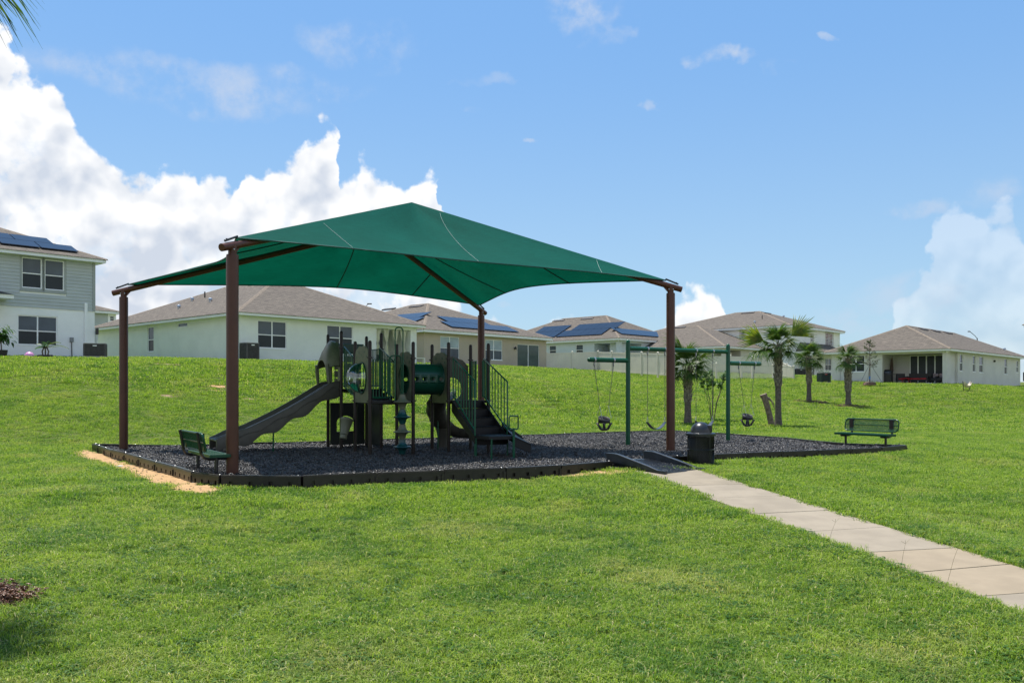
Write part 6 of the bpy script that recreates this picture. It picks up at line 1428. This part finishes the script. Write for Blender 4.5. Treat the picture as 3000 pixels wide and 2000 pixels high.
# weed tufts by the walls
for x, y, d, h, lab in ((563, 1060, 56, .28, 'small leafy weed at the foot of the sage house side wall'), (1475, 0, 0, 0, '')):
    if not h: continue
    w = D(x, y, d); m = MB()
    for q in range(40): a = R.uniform(0, 6.28); leaf(m, Vector((R.gauss(0, .12), R.gauss(0, .1), R.uniform(0, h))), Vector((cos(a), sin(a), 1.)), .16, .05, .3)
    o = m.build('weed', m_leafd); o.location = w; tag(o, lab, 'weed')
w = D(2414, 1083, 76); m = MB()
for q in range(60): a = R.uniform(0, 6.28); leaf(m, Vector((R.gauss(0, .25), R.gauss(0, .1), R.uniform(0, .5))), Vector((cos(a), sin(a), .7)), .2, .09, .4)
o = m.build('shrub', m_leafd); o.location = (w.x, w.y, w.z - .6); tag(o, 'green shrub poking up behind the dark green utility cabinet', 'shrub')

# litter scrap on the sand
w = ground_at(348, 1369); m = MB(); m.box((-.09, -.05, .0), (.09, .05, .012)); m.box((-.02, -.07, .01), (.08, .03, .022)); o = m.build('paper_scrap', m_white); o.location = w + Vector((0, 0, .02)); tag(o, 'white scrap of paper on the orange sand strip', 'litter')

# ------------------------------------------------------------ rubber chips, bark, grass
CH = variants('chips', [chipmesh(10 + i, 46, .050, .17, m_mulch) for i in range(6)])
rs = np.random.RandomState(5); bx0, by0 = bxy.min(0); bx1, by1 = bxy.max(0)
n_ = 15000; X = rs.uniform(bx0, bx1, n_); Y = rs.uniform(by0, by1, n_); rx_, ry_ = (X - BL.x) * TR.x + (Y - BL.y) * TR.y, (X - BL.x) * TLv.x + (Y - BL.y) * TLv.y
k_ = inside(bxy, X, Y) & (pdist(bxy, X, Y) > .14) & ~((rx_ > -.12) & (rx_ < 1.34) & (ry_ > -.3) & (ry_ < 1.72))
X, Y = X[k_], Y[k_]; Z = -.022 + .016 * np.sin(X * 2.1) * np.sin(Y * 1.7) + rs.uniform(0, .012, len(X))
scatter('rubber_mulch', np.c_[X, Y, Z], rs.uniform(.75, 1.25, len(X)), CH, tilt=.25)
# stray chips on the sand
ptsx = [(SANDW[i] * (1 - t_) + SANDW[(i + 1) % 16] * t_) for i in range(16) for t_ in (0, .5)]
n_ = 900; a_ = np.array(SP1); X = rs.uniform(a_[:, 0].min(), a_[:, 0].max(), n_); Y = rs.uniform(a_[:, 1].min(), a_[:, 1].max(), n_); k_ = inside(SP1, X, Y); X, Y = X[k_], Y[k_]
CH1 = variants('stray', [chipmesh(60 + i, 3, .05, .12, m_mulch) for i in range(4)])
scatter('stray_chips', np.c_[X, Y, terr(X, Y) + .02], rs.uniform(.6, 1.1, len(X)), CH1, tilt=.3)

ps_ = []
for i in list(range(36, nb)) + list(range(28, 36)) + [0]:
    a, b = BORDER[i], BORDER[(i + 1) % nb]; dd_ = (b - a).normalized(); nn_ = Vector((dd_.y, -dd_.x, 0))
    if nn_.dot((a + b) / 2 - Vector((-1, 24, 0))) < 0: nn_ = -nn_
    for q in range(4): p = a.lerp(b, R.random()) + nn_ * (.12 + abs(R.gauss(0, .16))); ps_.append((p.x, p.y, tz(p.x, p.y) + .03))
scatter('stray_chips', ps_, [R.uniform(.5, 1.) for _ in ps_], CH1, tilt=.3, seed=9)
m_grass = leafmat('grass_blades', (.195, .305, .026), (.33, .42, .062), 1.6, .48, rnd=.5, rough=.5, tint=True, patch=[((.065, .175, .020), .75, .50, .62, .75), ((.50, .46, .17), .55, .52, .68, .65), ((.45, .38, .18), 11., .62, .72, .6)])
def clump(seed, n, h, spread, w, lean=.5):
    r = random.Random(seed); m = MB(); tints = []
    for k in range(n):
        a = r.uniform(0, 2 * pi); q = sqrt(r.random()) * spread; p = Vector((q * cos(a), q * sin(a), -.005)); az_ = r.uniform(0, 2 * pi); d = Vector((cos(az_), sin(az_), 0)); s = Vector((-d.y, d.x, 0)); hh = h * r.uniform(.45, 1.15); ln = lean * r.uniform(.2, 1.4); ww = w * r.uniform(.7, 1.3)
        c1 = p + d * hh * ln * .35 + Vector((0, 0, hh * .6)); c2 = p + d * hh * ln * 1.0 + Vector((0, 0, hh * max(.12, 1 - .42 * ln)))
        k0 = m.add([p - s * ww, p + s * ww, c1 + s * ww * .8, c1 - s * ww * .8, c2], [(0, 1, 2, 3), (3, 2, 4)]); tv = r.random(); tints += [tv] * 5
    me = m.mesh('grass_clump', m_grass, 0, False); at = me.attributes.new('tint', 'FLOAT', 'POINT'); at.data.foreach_set('value', tints); return me
def weedc(seed):
    r = random.Random(seed); m = MB(); tn_ = []
    for k in range(26):
        a = r.uniform(0, 2 * pi); q = sqrt(r.random()) * .10; p = Vector((q * cos(a), q * sin(a), r.uniform(.02, .05))); d = Vector((cos(a * 3), sin(a * 3), r.uniform(-.1, .4))); leaf(m, p, d, r.uniform(.03, .055), .022, .3, n=2)
    me = m.mesh('grass_clump', m_grass, 0, False); at = me.attributes.new('tint', 'FLOAT', 'POINT'); at.data.foreach_set('value', [.12] * len(me.vertices)); return me
C1 = variants('near_grass', [weedc(1), weedc(2)] + [clump(100 + i, 60, .082, .13, .0030, 1.15) for i in range(12)])
C2 = variants('mid_grass', [clump(200 + i, 64, .085, .20, .0048, 1.1) for i in range(5)])
C3 = variants('far_grass', [clump(300 + i, 90, .10, .42, .011, 1.0) for i in range(5)])
def field(y0, y1, dens, seed, margin=1.5, far=False):
    r = np.random.RandomState(seed); W_ = 3000 / F_PX / 2; A = (y1 - y0) * 2 * (W_ * y1 + margin); n = int(A * dens); Y = r.uniform(y0, y1, n); X = r.uniform(-(W_ * y1 + margin), W_ * y1 + margin, n)
    k = (np.abs(X) < W_ * Y + margin) & ~inside(bxy, X, Y); X, Y = X[k], Y[k]
    k = pdist(bxy, X, Y) > .11
    k &= ~inside(SWPOLY, X, Y) | False; X, Y = X[k], Y[k]
    k = pdist(SWPOLY, X, Y) > .02
    e1 = inside(SP1, X, Y); e2 = inside(SP2, X, Y); k &= ~(e1 & (pdist(SP1, X, Y) > .08) & (r.uniform(0, 1, len(X)) > .03)); k &= ~(e2 & (r.uniform(0, 1, len(X)) > .35))
    ob = ((X + 5.62) / .95) ** 2 + ((Y - 8.5) / .42) ** 2 < 1; k &= ~(ob & (r.uniform(0, 1, len(X)) > .04))
    for H in (HA, HB, HCc, HG):
        rel = np.c_[X - H['C'].x, Y - H['C'].y]; pu = rel @ np.array(H['u'][:2]); pv = rel @ np.array(H['v'][:2]); k &= ~((pu > H['oh']) & (pu < H['L'][0]) & (pv > H['oh']) & (pv < H['L'][1]))
    X, Y = X[k], Y[k]
    # thinner, shorter turf in patches
    nz = np.sin(X * .9 + 1.3 * np.sin(Y * .6)) * np.sin(Y * .8 + 1.7 * np.sin(X * .5)); k = r.uniform(0, 1, len(X)) < .84 + .25 * nz; X, Y, nz = X[k], Y[k], nz[k]
    for (cx, cy, rx, ry) in BARE: k = (((X - cx) / rx) ** 2 + ((Y - cy) / ry) ** 2 > r.uniform(.3, 1.1, len(X))) | (r.uniform(0, 1, len(X)) < .3); X, Y, nz = X[k], Y[k], nz[k]
    return np.c_[X, Y, terr(X, Y)], r.uniform(.7, 1.2, len(X)) * (1 + .12 * nz)
BARE = []
for x, y, a, b in ((483, 1162, .5, .3), (640, 1134, .55, .22), (480, 1067, .8, .2), (2830, 1314, .4, .15), (735, 1170, .35, .18), (630, 1146, .4, .14), (2670, 1303, .6, .25)):
    p = ground_at(x, y); BARE.append((p.x, p.y, a * p.y / 30, b * p.y / 30))
for i, (cx, cy, rx, ry) in enumerate(BARE):
    m = MB(); n = 18; pts = []; m.v.append((cx, cy, tz(cx, cy) + .035))
    for k in range(n): a = 2 * pi * k / n; q = R.uniform(.6, 1.05); x = cx + rx * q * cos(a); y = cy + ry * q * sin(a); m.v.append((x, y, tz(x, y) + .02))
    m.f = [(0, 1 + k, 1 + (k + 1) % n) for k in range(n)]; tag(m.build('bare_soil', m_sand if i in (1, 5) else mat('bare_soil_brown', (.24, .16, .10), .95, var=.3, vscale=5, bump=.8), recalc=False), kind='structure')
p_, s_ = field(5.4, 13, 230, 11); p2, s2_ = field(13, 21.5, 85, 12, 2)
PB, SB2 = field(21.5, 36, 48, 13, 2); PC, SC2 = field(36, 52, 19, 14, 3); PD, SD2 = field(52, 90, 9, 15, 3)
scatter('grass', p_, s_, C1, seed=1); scatter('grass', p2, s2_ , C2, seed=2)
scatter('grass', PB, SB2, C2, seed=3); scatter('grass', np.r_[PC, PD], np.r_[SC2, SD2 * 1.15], C3, seed=4)
# taller seed stalks leaning over the path
m_stalk = leafmat('dry_stalk', (.20, .17, .08), (.14, .14, .05), 3., .3)
for (x, y, dx, hh, lab) in ((2775, 1700, .14, .42, 'tall dry seed stalk leaning over the buff slab'), (2425, 1592, .10, .28, 'thin seed stalk at the path edge beside the pale slabs'), (2640, 1655, .05, .25, 'short seed stalk at the path edge by the colour change')):
    p = plane_at(x, y); m = MB(); m.tube([(0, 0, -.03), (dx * .5, 0, hh * .55), (dx, 0, hh)], [.002, .0016, .0012], 4)
    for q in range(3): m.tube([(dx, 0, hh), (dx + (q - 1) * .05, 0, hh + .03 + .01 * q)], .0016, 3)
    o = m.build('grass_stalk', m_stalk); o.location = p; tag(o, lab, 'grass stalk', 'seed stalks along the path')
print('SCENE', len(bpy.data.objects), 'grass', len(p_) + len(p2) + len(PB) + len(PC) + len(PD), 'segments', segc)
